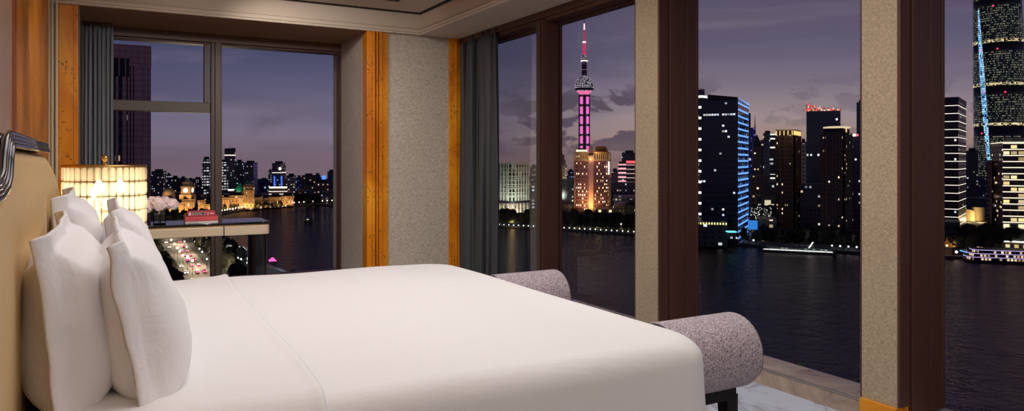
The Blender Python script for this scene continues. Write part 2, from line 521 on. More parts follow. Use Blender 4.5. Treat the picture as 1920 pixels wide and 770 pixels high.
# ------------------------------------------------------------------ bed
TZ = .72
bed = thing('bed', 'large double bed made up with a smooth white duvet', 'bed', (.8, 2.8, 0))
X0, X1, Y0, Y1 = -.13, 1.75, 1.73, 3.86
MB().box(-.14, 1.60, 1.84, 3.75, .10, .34).build('bed_base', plain('bed_base_cloth', srgb(120, 104, 92), .8), bed, bevel=.01)
MB().box(-.14, 1.62, 1.82, 3.77, .34, .64).build('mattress', LINEN, bed, bevel=.04)
for sx in (.0, 1.5):
    for sy in (1.95, 3.65):
        MB().box(sx - .03, sx + .03, sy - .03, sy + .03, 0, .10).build('leg', BLACKLAC, bed)
def outline(inset, rc, n=16, flare=0.0):
    x0, x1, y0, y1 = X0 + inset, X1 - inset, Y0 + inset, Y1 - inset
    rc = max(.005, min(rc, (x1 - x0) / 2 - .001, (y1 - y0) / 2 - .001))
    pts = []
    for (cx, cy, a0) in ((x1 - rc, y0 + rc, -90), (x1 - rc, y1 - rc, 0), (x0 + rc, y1 - rc, 90), (x0 + rc, y0 + rc, 180)):
        for i in range(n + 1):
            a = R(a0 + 90 * i / n)
            pts.append((cx + rc * math.cos(a), cy + rc * math.sin(a)))
    # subdivide the straight runs
    out = []
    N = len(pts)
    for i in range(N):
        p, q = pts[i], pts[(i + 1) % N]
        out.append(p)
        if (i + 1) % (n + 1) == 0:
            for k in range(1, 40):
                out.append((p[0] + (q[0] - p[0]) * k / 40, p[1] + (q[1] - p[1]) * k / 40))
    return out
def topz(x, y):
    z = TZ
    fx = min(1, max(0, (x - X0) / (X1 - X0))); fy = min(1, max(0, (y - Y0) / (Y1 - Y0)))
    z += .022 * (4 * fy * (1 - fy)) ** .6 * min(1, (1 - fx) * 4)
    z += .012 * mnoise.noise(Vector((x * 1.5, y * 1.3, 3.1)))
    z += .004 * math.sin(9 * x + 3.5 * y + 1.5 * math.sin(2 * y)) * math.exp(-((x - .45) / .3) ** 2)
    return z
mb = MB(); rings = []
for k in range(26):
    t = 1 - k / 25
    rings.append((.075 + .80 * t, .14 + .0 * t, None))
for k in range(1, 11):
    a = R(90 * k / 10)
    rings.append((.075 * (1 - math.sin(a)), .14, .075 * (1 - math.cos(a))))
for k in range(1, 15):
    rings.append((-.035 * (k / 14) ** 1.2, 
                  .14 + .02 * k / 14, .075 + (TZ - .115) * k / 14))
N = None
for ri, (ins, rc, drop) in enumerate(rings):
    pts = outline(ins, rc)
    N = len(pts)
    for i, (x, y) in enumerate(pts):
        z = topz(x, y)
        if drop is not None:
            z -= drop * (z - .03) / (TZ - .03)
            if drop > .1:
                g = (drop - .1) / (TZ - .14)
                nx = 1 if x > X1 - .02 else 0
                wv = .016 * g * math.sin(y * 7 + 1) if nx else .012 * g * math.sin(x * 6.5 + 2)
                if nx: x += wv
                else: y += -wv if y < 2.8 else wv
        mb.v.append((x, y, z))
for r_ in range(len(rings) - 1):
    for i in range(N):
        j = (i + 1) % N
        mb.face((r_ * N + i, r_ * N + j, (r_ + 1) * N + j, (r_ + 1) * N + i), smooth=True)
mb.face([i for i in range(N)], smooth=True)
mb.build('duvet', LINEN, bed)
# the sheet turned back over the head end, a loose second layer ending in a soft lip
def fold_pt(u, v):
    width = Y1 - Y0; drop = .22; arc = .118
    s = -drop + (width - .07 + 2 * drop) * v            # distance across the bed, hanging over both sides
    m = s if s < width / 2 else (width - .07) - s
    if m < 0: inset, down = -.004, .075 - m
    elif m < arc:
        a = (1 - m / arc) * PI / 2
        inset, down = .075 * (1 - math.sin(a)), .075 * (1 - math.cos(a))
    else: inset, down = m - arc + .075, 0.0
    y = Y0 + inset if s < width / 2 else Y1 - inset
    vv = min(1, max(0, (y - Y0) / width))
    e = .465 + .075 * vv + .012 * math.sin(6 * vv + .5)
    x = -.10 + (e + .10) * u
    lip = .009 + .007 * math.exp(-((1 - u) / .05) ** 2) - .009 * max(0, (u - .985) / .015)
    side = -1 if s < width / 2 else 1
    k = min(1, down / .075)
    return (x, y + side * lip * k * 1.5, topz(x, y) - down + lip * (1 - k) + .003 * (1 - k) * mnoise.noise(Vector((x * 5, y * 3, 2))))
o = MB().grid(fold_pt, 90, 160).build('turned_back_sheet', LINEN, bed, fix=False)
sd = o.modifiers.new('thickness', 'SOLIDIFY'); sd.thickness = .008

def pillow(label, cy, xb, xt, zb, w, h, th, seed, yaw=0.0, droop=0.0):
    rnd = random.Random(seed)
    sd = rnd.uniform(0, 50)
    fl = .105
    mb = MB()
    nu, nv = 96, 72
    base = Vector((xb, cy, zb)); up = Vector((xt - xb, 0, math.sqrt(max(.01, h * h - (xt - xb) ** 2)))).normalized()
    def P(s, t, side):
        # s,t in -1..1 (width, height)
        es = 1 - .055 * (1 - t * t) * abs(s) ** 2; et = 1 - .07 * (1 - s * s) * abs(t) ** 2
        cn = .055 * abs(s * t) ** 10
        Y = w / 2 * s * (es - cn); Z = h / 2 * (t * (et - cn) + 1)
        a = abs(s) / (1 - fl); b = abs(t) / (1 - fl * w / h * .9)
        if a < 1 and b < 1:
            T = ((1 - a ** 4.5) ** .62) * ((1 - b ** 4.0) ** .6)
            T *= th / 2 * (1 + .24 * (-t)) * (1 + .12 * mnoise.noise(Vector((s * 1.6 + sd, t * 1.6, side))))
            # pinched creases running in from the corners
            cr = 0
            for cs in (-1, 1):
                for ct in (-1, 1):
                    dx, dy = s - cs, t - ct
                    q = math.hypot(dx, dy)
                    an = math.atan2(dy, dx)
                    cr += math.exp(-q * 2.2) * math.sin(an * 9 + sd + cs * 2 + side)
            T += .012 * cr * min(1, T / .03)
            T += .004
        else:
            T = .004 + .0
        wav = .010 * math.sin(3.1 * t + sd) * abs(s) ** 3 + .008 * mnoise.noise(Vector((s * 3 + sd, t * 3, 9)))
        nrm = Vector((up.z, 0, -up.x))
        if a > 1:      # the loose flange folds back along the short sides
            q = (a - 1) / (1 / (1 - fl) - 1)
            wav -= .034 * q * (1 + .25 * math.sin(4 * t + sd)); es -= .030 * q * q
            Y = w / 2 * s * es
        # belly sags towards the foot of the pillow, top corners stand up as ears
        ear = 0.0
        p = base + up * (Z + ear) + Vector((0, 1, 0)) * Y + nrm * (side * T + wav - droop * t * t)
        if yaw:
            d = p - base; c_, s_ = math.cos(yaw), math.sin(yaw)
            p = base + Vector((d.x * c_ - d.y * s_, d.x * s_ + d.y * c_, d.z))
        return p
    b0 = len(mb.v)
    for side in (1, -1):
        mb.grid(lambda u, v: P(2 * u - 1, 2 * v - 1, side), nu, nv)
    # stitch rim
    A = 0; B = (nu + 1) * (nv + 1)
    rim = [i for i in range(nu + 1)] + [(nu + 1) * j + nu for j in range(1, nv + 1)] + [(nu + 1) * nv + i for i in range(nu - 1, -1, -1)] + [(nu + 1) * j for j in range(nv - 1, 0, -1)]
    for i in range(len(rim)):
        j = (i + 1) % len(rim)
        mb.face((A + rim[i], A + rim[j], B + rim[j], B + rim[i]), smooth=True)
    o = mb.build('pillow', PILLOW)
    # put the object's origin at the pillow's foot
    off = base.copy()
    o.data.transform(Matrix.Translation(-off)); o.location = off
    return tag(o, label, 'pillow', None)
pillow('white flanged pillow leaning on the headboard on the near side of the bed', 2.32, -.04, -.10, .66, .97, .490, .22, 1)
pillow('white flanged pillow leaning on the headboard on the window side of the bed', 3.33, -.04, -.11, .66, .95, .535, .20, 2)
pillow('white flanged pillow in the front row on the near side, before its neighbour', 2.32, .135, .035, .66, .97, .475, .21, 3)
pillow('white flanged pillow in the front row on the window side, before its neighbour', 3.30, .15, .05, .66, .94, .49, .20, 4)

# ------------------------------------------------------------------ headboard
hb = thing('headboard', 'tan leather headboard with dark glossy reeded moulding along its top', 'headboard', (-.3, 2.6, 0))
prof = [(.9, .05), (4.06, .05), (4.06, .9), (3.96, 1.07), (3.76, 1.17), (3.5, 1.245), (3.2, 1.288), (2.92, 1.318), (1.765, 1.328), (1.755, 1.30), (1.74, 1.262), (1.69, 1.24), (1.6, 1.225), (.9, 1.215)]
o = MB().extr(prof, 'x', -.36, -.158).build('padded_panel', LEATHER, hb)
bv = o.modifiers.new('bevel', 'BEVEL'); bv.width = .028; bv.segments = 5; bv.limit_method = 'ANGLE'; bv.angle_limit = R(40)
for p in o.data.polygons: p.use_smooth = False
def path(off):
    return [(-.162, 2.93, 1.329 + off), (-.162, 2.4, 1.329 + off), (-.162, 1.80 - off, 1.330 + off), (-.162, 1.765 - off * 2.0, 1.320 + off * .8), (-.162, 1.752 - off * 2.6, 1.30 + off * .5), (-.162, 1.735 - off * 2.6, 1.268 + off * .6), (-.162, 1.69 - off * 1.8, 1.246 + off), (-.162, 1.6, 1.232 + off), (-.162, .9, 1.222 + off)]
for i, off in enumerate((.0, .008, .016, .024)):
    MB().tube([Vector(p) + Vector((.002 * (3 - i), 0, 0)) for p in path(off)], [.0055, .005, .005, .0065][i], 10).build('moulding', BLACKLAC, hb)
MB().tube([Vector(p) + Vector((-.022, 0, 0)) for p in path(.010)], .018, 8).build('moulding_backing', BLACKLAC, hb)
MB().box(-.392, -.36, .9, 4.06, .05, 1.20).build('back_panel', BLACKLAC, hb)

# ------------------------------------------------------------------ nightstand + lamp
ns = thing('nightstand', 'cream nightstand beside the far side of the bed under the crystal lamp', 'nightstand', (.02, 4.62, 0))
MB().box(-.28, .30, 4.32, 4.92, .12, .56).build('body', CREAM, ns, bevel=.008)
MB().box(-.29, .32, 4.30, 4.94, .56, .59).build('top', BLACKGL, ns, bevel=.004)
for i in range(2):
    dr = MB().box(.298, .312, 4.34, 4.90, .14 + .21 * i, .33 + .21 * i).build('drawer', CREAM, ns, bevel=.004)
    MB().ball((.322, 4.62, .235 + .21 * i), .012).build('knob', GOLD, dr)
for a in (-.24, .26):
    for b in (4.36, 4.88):
        MB().lathe([(.012, 0), (.018, .12)], a, b, 10).build('leg', GOLD, ns)

LX, LY, LR = .018, 4.62, .205
lamp = thing('table_lamp', 'lit drum table lamp of five tiers of faceted crystal prisms with brass ring', 'lamp', (LX, LY, .59))
MB().lathe([(.09, 0), (.095, .012), (.03, .03), (.022, .06), (.03, .10), (.034, .18), (.020, .24), (.012, .28), (.009, .66), (.006, .70)], LX, LY, 28, z=.59).build('stem', GOLD, lamp)
CRY = m_crystal()
PH, PT = .0775, 1.262
NP = 36
rest = MB()
near = []
for tier in range(5):
    z1 = PT - tier * PH
    for i in range(NP):
        a = 2 * PI * (i + .5 * 0) / NP
        cx, cy = LX + (LR - .006) * math.cos(a), LY + (LR - .006) * math.sin(a)
        # faceted prism: hexagonal section, chamfered ends
        q = MB(); hw = PI * LR / NP * .90
        t_, n_ = Vector((-math.sin(a), math.cos(a), 0)), Vector((math.cos(a), math.sin(a), 0))
        sec = [(-hw, 0), (-hw * .45, .0085), (hw * .45, .0085), (hw, 0), (hw * .5, -.006), (-hw * .5, -.006)]
        lev = [(z1 - PH + .003, .55), (z1 - PH + .014, 1.0), (z1 - .014, 1.0), (z1 - .003, .55)]
        for (z, s_) in lev:
            for (p, n2) in sec:
                v = Vector((cx, cy, z)) + t_ * p * (s_ * .5 + .5) + n_ * n2 * s_
                q.v.append(tuple(v))
        for k in range(3):
            for m in range(6):
                q.face((k * 6 + m, k * 6 + (m + 1) % 6, (k + 1) * 6 + (m + 1) % 6, (k + 1) * 6 + m))
        q.face([5, 4, 3, 2, 1, 0]); q.face([18 + m for m in range(6)])
        # prisms on the camera side are single parts, the ones behind share one
        if math.cos(a - math.atan2(-LY, -LX)) > .0 and len(near) < 95 and tier < 5:
            near.append(q)
        else:
            rest.add(q)
for q in near: q.build('crystal_prism', CRY, lamp)
o = rest.build('crystal_prisms', CRY, lamp); o['kind'] = 'stuff'
for tier in range(6):
    z = PT - tier * PH
    rr = LR - .012
    o = MB().lathe([(rr, -.002), (rr + .004, 0), (rr, .002), (rr - .004, 0), (rr, -.002)], LX, LY, 60, z=z, cap=False).build('wire_ring', GOLD, lamp)
MB().lathe([(LR - .03, 0), (LR + .004, 0), (LR + .006, .004), (LR + .004, .012), (LR - .03, .013), (LR - .03, .0)], LX, LY, 72, z=PT, cap=False).build('rim', GOLD, lamp)
for i in range(3):
    a = 2 * PI * i / 3 + .3
    MB().tube([(LX, LY, PT + .006), (LX + (LR - .02) * math.cos(a), LY + (LR - .02) * math.sin(a), PT + .006)], .004, 6).build('spider_arm', GOLD, lamp)
MB().lathe([(.004, 0), (.012, .006), (.007, .014), (.009, .020), (.0175, .032), (.019, .040), (.015, .050), (.006, .056), (.001, .057)], LX, LY, 20, z=PT + .010).build('finial', GOLD, lamp)
BULB = glow('lamp_bulb_glow', (1, .80, .50, 1), 13)
for (a, z) in ((0.2, 1.155), (2.2, 1.12), (4.3, 1.155), (5.4, 1.0)):
    bx, by = LX + .075 * math.cos(a), LY + .075 * math.sin(a)
    b = MB().lathe([(.001, -.045), (.018, -.03), (.026, -.008), (.022, .014), (.010, .034), (.001, .04)], bx, by, 14, z=z).build('bulb', BULB, lamp)
    MB().lathe([(.012, -.075), (.013, -.04)], bx, by, 10, z=z).build('bulb_holder', GOLD, lamp)
    MB().tube([(bx, by, z - .07), (LX, LY, z - .09)], .004, 6).build('bulb_arm', GOLD, lamp)
def light(kind, name, loc, energy, color=(1, 1, 1), rot=(0, 0, 0), **k):
    l = D.lights.new(name, kind); l.energy = energy; l.color = color
    for a, v in k.items(): setattr(l, a, v)
    o = D.objects.new(name, l); COL.objects.link(o); o.location = loc; o.rotation_euler = rot
    return o
light('POINT', 'lamp_light', (LX, LY, 1.07), 9.5, (1, .82, .58), shadow_soft_size=.05)

# ------------------------------------------------------------------ desk by the far window
dk = thing('console_desk', 'console desk with black glass top and cream apron before the far window', 'desk', (.55, 6.85, 0))
DY0, DY1, DX0, DX1 = 6.62, 7.10, -.10, 1.29
def rrect(x0, x1, y0, y1, r, n=6):
    p = []
    for cx, cy, a0 in ((x1 - r, y0 + r, -90), (x1 - r, y1 - r, 0), (x0 + r, y1 - r, 90), (x0 + r, y0 + r, 180)):
        for i in range(n + 1):
            a = R(a0 + 90 * i / n); p.append((cx + r * math.cos(a), cy + r * math.sin(a)))
    return p
MB().prism(rrect(DX0, DX1, DY0, DY1, .05), .745, .765).build('top', BLACKGL, dk, bevel=.003)
MB().prism(rrect(DX0 + .008, DX1 - .008, DY0 + .008, DY1 - .008, .045), .735, .745).build('top_edging', GOLD, dk)
MB().prism(rrect(DX0, DX1, DY0 + .004, DY1 - .004, .05), .655, .735).build('apron', CREAM, dk, bevel=.004)
dr = MB().box(.12, .905, DY0 - .006, DY0 + .02, .660, .730).build('drawer', CREAM, dk, bevel=.003)
MB().box(.905, .913, DY0 - .002, DY0 + .02, .655, .735).build('drawer_gap', DARK, dk)
for a in (DX1 - .15, DX0 + .02):
    MB().prism(rrect(a, a + .13, DY0 + .01, DY0 + .30, .04), .03, .655).build('leg', BLACKLAC, dk, bevel=.004)
    MB().box(a + .01, a + .12, DY0 + .02, DY0 + .29, 0, .03).build('foot', GOLD, dk)

# books stacked on the desk
def book(label, x0, x1, y0, y1, z0, z1, cov, page, marks):
    b = thing('book', label, 'book', ((x0 + x1) / 2, (y0 + y1) / 2, z0), 'coffee-table books on the desk')
    t = .0035
    MB().box(x0, x1, y0, y1, z0, z0 + t).box(x0, x1, y0, y1, z1 - t, z1).box(x0, x1, y0, y0 + t, z0, z1).build('cover', cov, b, bevel=.0015)
    MB().box(x0 + .004, x1 - .004, y0 + t, y1 - .006, z0 + t, z1 - t).build('pages', page, b)
    for (a, c, e, g, m, nm) in marks:
        MB().box(a, c, y0 - .0012, y0 + .001, e, g).build(nm, m, b)
PAGE = plain('book_pages', srgb(232, 226, 214), .9)
PINK = plain('coral_cover', srgb(214, 84, 92), .5); PINK2 = plain('rose_cover', srgb(190, 72, 92), .5)
WHT = plain('white_cover', srgb(222, 222, 220), .5); BLK = plain('black_label', srgb(28, 22, 24), .4); SIL = plain('pale_print', srgb(235, 215, 205), .5)
zt = .765
book('thin white book at the bottom of the stack on the desk', .612, .868, 6.66, 6.86, zt, zt + .020, WHT, PAGE,
     [(.625 + i * .016, .634 + i * .016, zt + .005, zt + .014, plain('grey_print', srgb(150, 150, 155), .5), 'spine_print') for i in range(6)])
book('wide coral-red book in the middle of the stack on the desk', .612, .868, 6.665, 6.86, zt + .021, zt + .062, PINK, PAGE,
     [(.640 + i * .020, .650 + i * .020, zt + .031, zt + .052, PINK2, 'spine_print') for i in range(5)])
mk = [(.668, .764, zt + .071, zt + .096, SIL, 'spine_frame'), (.671, .761, zt + .073, zt + .094, plain('black_label', srgb(28, 22, 24), .4), 'spine_label'),
      (.640, .656, zt + .069, zt + .096, SIL, 'spine_ornament'), (.788, .792, zt + .064, zt + .101, SIL, 'spine_line'), (.806, .832, zt + .078, zt + .086, SIL, 'spine_print')]
mk += [(.676 + i * .0088, .681 + i * .0088, zt + .079, zt + .087, SIL, 'spine_print') for i in range(8)]
book('smaller rose-red book with a black spine label on top of the stack', .634, .848, 6.68, 6.85, zt + .063, zt + .102, PINK2, PAGE, mk)
# fix label depth: small plates sit proud of each other by construction order
for o in D.objects:
    if o.name.startswith('spine_label'): o.location.y -= .0006
    if o.name.startswith('spine_print'): o.location.y -= .0014

# vase and peonies
VX, VY = .425, 6.80
vs = thing('vase', 'square clear glass vase of water holding the pale peonies', 'vase', (VX, VY, zt))
VC = m_clear()
sq = [(-.045, -.045), (.045, -.045), (.045, .045), (-.045, .045)]
outer = [(VX + a, VY + b) for a, b in sq]
MB().box(VX - .045, VX + .045, VY - .045, VY - .041, zt, zt + .125).box(VX - .045, VX + .045, VY + .041, VY + .045, zt, zt + .125).box(VX - .045, VX - .041, VY - .045, VY + .045, zt, zt + .125).box(VX + .041, VX + .045, VY - .045, VY + .045, zt, zt + .125).box(VX - .045, VX + .045, VY - .045, VY + .045, zt, zt + .010).build('glass_body', VC, vs)
WAT = NT('vase_water'); WAT.set(color=(.9, .97, .94, 1), rough=.02, trans=1.0, ior=1.33)
MB().box(VX - .0405, VX + .0405, VY - .0405, VY + .0405, zt + .0105, zt + .085).build('water', WAT.m, vs)
PET = NT('peony_petals'); pv = PET.noise(PET.obj(), 30, 3)
PET.set(color=PET.mix(pv, srgb(244, 214, 216), srgb(250, 240, 238)), rough=.7, sss=.0, sheen=.2)
STEMG = plain('flower_stem', srgb(92, 128, 52), .6)
LEAFG = plain('flower_leaf', srgb(70, 104, 44), .55)
def peony(label, x, y, z, r, seed):
    rnd = random.Random(seed)
    root = thing('peony', label, 'flower', (VX, VY, zt + .01), 'pale peonies in the glass vase')
    mb = MB()
    c = Vector((x, y, z))
    # cupped petals wrapped over a ball: tight inner ones first, looser outer ones
    for layer, (rr, cnt, ang) in enumerate([(.62, 9, .75), (.80, 13, .72), (.96, 17, .66)]):
        for i in range(cnt):
            f_ = (i + .5) / cnt
            zz = 1 - 1.55 * f_; th_ = 2.39996 * i + layer * 1.3 + rnd.uniform(-.2, .2)
            q_ = math.sqrt(max(0, 1 - zz * zz)); dn = Vector((q_ * math.cos(th_), q_ * math.sin(th_), zz)).normalized()
            e1 = dn.cross(Vector((0, 0, 1)) if abs(dn.z) < .9 else Vector((1, 0, 0))).normalized(); e2 = dn.cross(e1)
            ph = rnd.uniform(0, 6); s_ = r * rr * rnd.uniform(.93, 1.06)
            def fn(u, v):
                lx, ly = (u - .5) * 2, (v - .5) * 2
                k_ = 1 / max(1, math.hypot(lx, ly)); lx *= k_; ly *= k_
                h_ = math.hypot(lx, ly)
                p_ = (dn + (e1 * lx + e2 * ly) * ang).normalized()
                return c + p_ * s_ * (1 + .10 * h_ ** 3 + .06 * h_ * math.sin(5 * math.atan2(ly, lx) + ph))
            mb.grid(fn, 6, 6)
    mb.ball(tuple(c), r * .58, 10, 8)
    mb.build('petals', PET.m, root, fix=False)
    b = Vector((VX + rnd.uniform(-.02, .02), VY + rnd.uniform(-.02, .02), zt + .012))
    m_ = Vector((VX + (x - VX) * .35, VY + (y - VY) * .35, zt + .11))
    MB().tube([b, b.lerp(m_, .5), m_, m_.lerp(c, .6) + Vector((0, 0, .005)), c + Vector((0, 0, -r * .3))], .0028, 6).build('stem', STEMG, root)
    for k in range(2):
        a = rnd.uniform(0, 6.28); p = m_.lerp(b, rnd.uniform(.1, .6))
        def lf(u, v):
            lat = (u - .5) * 2 * .011 * math.sin(PI * min(1, v + .05))
            return p + Vector((math.cos(a) * .028 * v - math.sin(a) * lat, math.sin(a) * .028 * v + math.cos(a) * lat, .045 * v - .02 * v * v))
        MB().grid(lf, 4, 6).build('leaf', LEAFG, root, fix=False)
for i, (dx, dy, dz, r, lb) in enumerate([(-.005, -.03, .178, .062, 'large pale pink peony at the front centre of the vase'), (.098, .0, .168, .052, 'white peony leaning out towards the books'),
        (-.085, .0, .150, .052, 'pale pink peony leaning out towards the lamp'), (-.055, .03, .188, .048, 'pale peony standing highest behind the front bloom'), (.045, .045, .190, .046, 'small pale peony behind, between the front bloom and the white one')]):
    peony(lb, VX + dx, VY + dy, zt + dz - .01, r, i + 3)

# ------------------------------------------------------------------ bench at the foot of the bed
bn = thing('bench', 'mauve boucle bench with rolled ends on dark legs at the bed foot', 'bench', (1.98, 2.77, 0))
BX0, BX1 = 1.812, 2.225
cz, rr = .545, .145
ya, yb = 2.12, 3.44
def bench_profile(off=0.0):
    r_ = rr + off; zt_ = .475 + off * .0; zb_ = .40 - off
    aj = math.asin((zt_ - cz) / r_)                    # where the roll meets the seat (negative)
    pts = []
    for i in range(31):                                 # clockwise from the bottom
        a = -PI / 2 - i / 30 * (2 * PI - (aj + PI / 2))
        pts.append((ya + r_ * math.cos(a), cz + r_ * math.sin(a)))
    far = [(2 * ((ya + yb) / 2) - y, z) for y, z in reversed(pts)]
    return pts + far
pr = bench_profile()
mb = MB().extr(pr, 'x', BX0, BX1, smooth=True)
o = mb.build('upholstery', BOUCLE, bn)
bv = o.modifiers.new('bevel', 'BEVEL'); bv.width = .045; bv.segments = 6; bv.limit_method = 'ANGLE'; bv.angle_limit = R(60)
PIPE = plain('dark_piping', srgb(36, 26, 30), .5)
for x in (BX0 + .006, BX1 - .006):
    q = bench_profile(-.010)
    MB().tube([(x, a, b) for a, b in q] + [(x, q[0][0], q[0][1])], .0075, 8).build('piping', PIPE, bn)
ESP = plain('espresso_wood', srgb(20, 13, 12), .5, spec=.25)
for y in (ya, yb):
    s_ = 1 if y == ya else -1
    MB().box(BX0 + .03, BX1 - .03, y - .03, y + .03, .355, .402).build('rail', ESP, bn, bevel=.004)
    for x in (BX0 + .05, BX1 - .05):
        mb = MB()
        for k in range(13):
            v = k / 12
            z = .375 * (1 - v); hw = .030 - .010 * v
            cx_ = x + (.030 * v ** 2 * (1 if x > 2 else -1)); cy_ = y - s_ * .03 * math.sin(v * PI * .5) * v
            mb.v += [(cx_ - hw, cy_ - hw, z), (cx_ + hw, cy_ - hw, z), (cx_ + hw, cy_ + hw, z), (cx_ - hw, cy_ + hw, z)]
        for k in range(12):
            for m in range(4):
                mb.face((k * 4 + m, k * 4 + (m + 1) % 4, (k + 1) * 4 + (m + 1) % 4, (k + 1) * 4 + m))
        mb.face([3, 2, 1, 0]); mb.face([48, 49, 50, 51])
        mb.build('leg', ESP, bn, bevel=.004)
MB().box(BX0 + .04, BX1 - .04, ya, yb, .365, .402).build('seat_frame', ESP, bn)

# ------------------------------------------------------------------ room lights and added fill lights
def area(name, loc, sx, sy, energy, color, rot=(0, 0, 0), spread=180):
    o = light('AREA', name, loc, energy, color, rot)
    o.data.shape = 'RECTANGLE'; o.data.size = sx; o.data.size_y = sy; o.data.spread = R(spread)
    return o
WARM = (1, .86, .70)
area('ceiling_light_bed', (1.2, 2.8, 2.80), 2.0, 2.8, 40, (1, .95, .94), spread=150)
area('ceiling_light_room', (1.3, -.9, 2.80), 1.8, 1.8, 24, (1, .93, .88), spread=170)
def washer(loc, tgt, e, col=(1, .91, .84), cone=112):  # added spots without fixtures, brightening walls and piers
    v = Vector(tgt) - Vector(loc)
    o = light('SPOT', 'added_wall_spot', loc, e, col, v.to_track_quat('-Z', 'Y').to_euler(), shadow_soft_size=.06)
    o.data.spot_size = R(cone); o.data.spot_blend = 1.0
for x in (.3, 1.2, 2.2): washer((x, 4.5, 2.76), (x + .2, 7.4, .75), 88, cone=86)
for y in (.8, 2.6, 4.4): washer((1.5, y, 2.76), (3.5, y + .2, .9), 42)
washer((1.0, 6.3, 2.78), (2.5, 7.8, 1.2), 40)
washer((.7, 5.4, 2.78), (-.4, 6.1, 1.5), 22, cone=80)
area('added_back_fill', (1.5, -2.6, 1.5), 2.6, 2.2, 20, (1, .90, .82), rot=(R(-100), 0, 0))  # added fill behind the camera, no lamp of the room
# the added spots above also brighten the corner pier
# ================================================================== OUTSIDE
G = -60.0          # river level
GL = -58.6         # quay level
def dg(y, z=G): return (CAMZ - z) * F / (y - 300)
def pt(px, y, z=G): return W(px, dg(y, z))

# ------------------------------------------------------------------ sky
wd = D.worlds.new('dusk_sky'); SC.world = wd; wd.use_nodes = True
t = wd.node_tree
class WN(NT):
    def __init__(s): s.t = t
wn = WN()
tc = wn.n('ShaderNodeTexCoord'); nv = wn.n('ShaderNodeVectorMath', operation='NORMALIZE'); t.links.new(tc.outputs['Generated'], nv.inputs[0])
sp = wn.n('ShaderNodeSeparateXYZ'); t.links.new(nv.outputs[0], sp.inputs[0])
el = sp.outputs[2]
# towards +x (where the sun went down behind the river bank) the sky is pinker
warm = wn.ramp(sp.outputs[0], [(0.0, 0.0), (0.45, 0.25), (0.66, 1.0), (0.80, .92), (1.0, .55)])
cool = wn.ramp(el, [(0.0, srgb(116, 98, 110)), (0.035, srgb(114, 106, 127)), (.09, srgb(90, 88, 115)), (.14, srgb(66, 69, 99)), (.2, srgb(54, 59, 92)), (.6, srgb(26, 30, 58))])
wm = wn.ramp(el, [(0.0, srgb(140, 112, 104)), (0.03, srgb(160, 133, 122)), (.057, srgb(156, 138, 138)), (.10, srgb(122, 111, 125)), (.15, srgb(99, 92, 113)), (.185, srgb(96, 86, 105)), (.26, srgb(64, 68, 98)), (.6, srgb(26, 30, 58))])
sky = wn.mix(warm, cool, wm)
mp = wn.n('ShaderNodeMapping'); mp.inputs['Scale'].default_value = (1.0, 1.0, 2.6); t.links.new(nv.outputs[0], mp.inputs[0])
mp2 = wn.n('ShaderNodeMapping'); mp2.inputs['Scale'].default_value = (1.0, 1.0, 7.0); mp2.inputs['Location'].default_value = (3.3, 1.2, .4); t.links.new(nv.outputs[0], mp2.inputs[0])
streak = wn.noise(mp2.outputs[0], 2.6, 6, 0.55, 0.5)
veil = wn.ramp(streak, [(0.44, 0.0), (0.66, .35)])
sky = wn.mix(veil, sky, srgb(74, 66, 88))
lightv = wn.ramp(wn.noise(mp2.outputs[0], 4.1, 4, 0.5, 0.3), [(0.56, 0.0), (0.78, .22)])
sky = wn.mix(lightv, sky, srgb(140, 124, 138))
puff = wn.noise(mp.outputs[0], 17.0, 5, 0.55, 0.35)
low = wn.ramp(el, [(0.0, .55), (0.03, 1.0), (0.085, 1.0), (.115, .0)])
pm = wn.ramp(puff, [(0.515, 0.0), (0.575, 1.0)])
sky = wn.mix(wn.math('MULTIPLY', wn.math('MULTIPLY', pm, low), wn.math('MULTIPLY', wn.ramp(sp.outputs[0], [(.45, .0), (.52, 1.0), (.66, 1.0), (.72, .35)]), .85)), sky, srgb(78, 67, 82))
bank = wn.noise(mp.outputs[0], 5.0, 5, 0.5, 0.2)
sky = wn.mix(wn.math('MULTIPLY', wn.ramp(bank, [(0.46, 0.0), (0.58, .8)]), wn.math('MULTIPLY', wn.ramp(el, [(0.0, 1.0), (0.05, 1.0), (0.075, 0.0)]), wn.ramp(sp.outputs[0], [(.16, .0), (.2, 1.0), (.34, 1.0), (.42, .0)]))), sky, srgb(88, 80, 94))
bg = t.nodes['Background']; wn.put(bg.inputs[0], sky); bg.inputs[1].default_value = 1.1

# ------------------------------------------------------------------ river and banks
wt = NT('river_water')
n1 = wt.noise(wt.world((1, 1, 1)), .10, 6, .62, .6); n2 = wt.noise(wt.world((1, 1, 1)), .55, 4, .6, .5)
wt.set(color=srgb(52, 40, 40), rough=.5, spec=0.0)
wt.bump(wt.math('ADD', n1, wt.math('MULTIPLY', n2, .35)), .55, 2.0)
wg = wt.n('ShaderNodeBsdfGlossy'); wg.inputs['Roughness'].default_value = .10; wg.inputs[0].default_value = (1, .86, .92, 1)
wx = wt.n('ShaderNodeMixShader'); wx.inputs[0].default_value = .18
wt.t.links.new(wt.b.outputs[0], wx.inputs[1]); wt.t.links.new(wg.outputs[0], wx.inputs[2]); wt.t.links.new(wx.outputs[0], wt.out.inputs[0])
wt.t.links.new(wt.b.inputs['Normal'].links[0].from_socket, wg.inputs['Normal'])
struct(MB().prism([(-600, -300)] + [W(-400, 2300), W(600, 2350), W(1700, 2350), W(2700, 2300)] + [(1600, -300)][::-1], G - 1, G).build('river_water', wt.m))
LAND = plain('dark_ground', srgb(36, 34, 38), .9, var=.2)
QUAY = plain('quay_stone', srgb(92, 86, 84), .85, var=.15)
rs = [(560, 381), (700, 396), (800, 411), (900, 423), (940, 427), (1060, 433), (1187, 441), (1310, 455), (1430, 464), (1613, 477), (1700, 481), (1760, 484), (1930, 491), (2300, 500)]
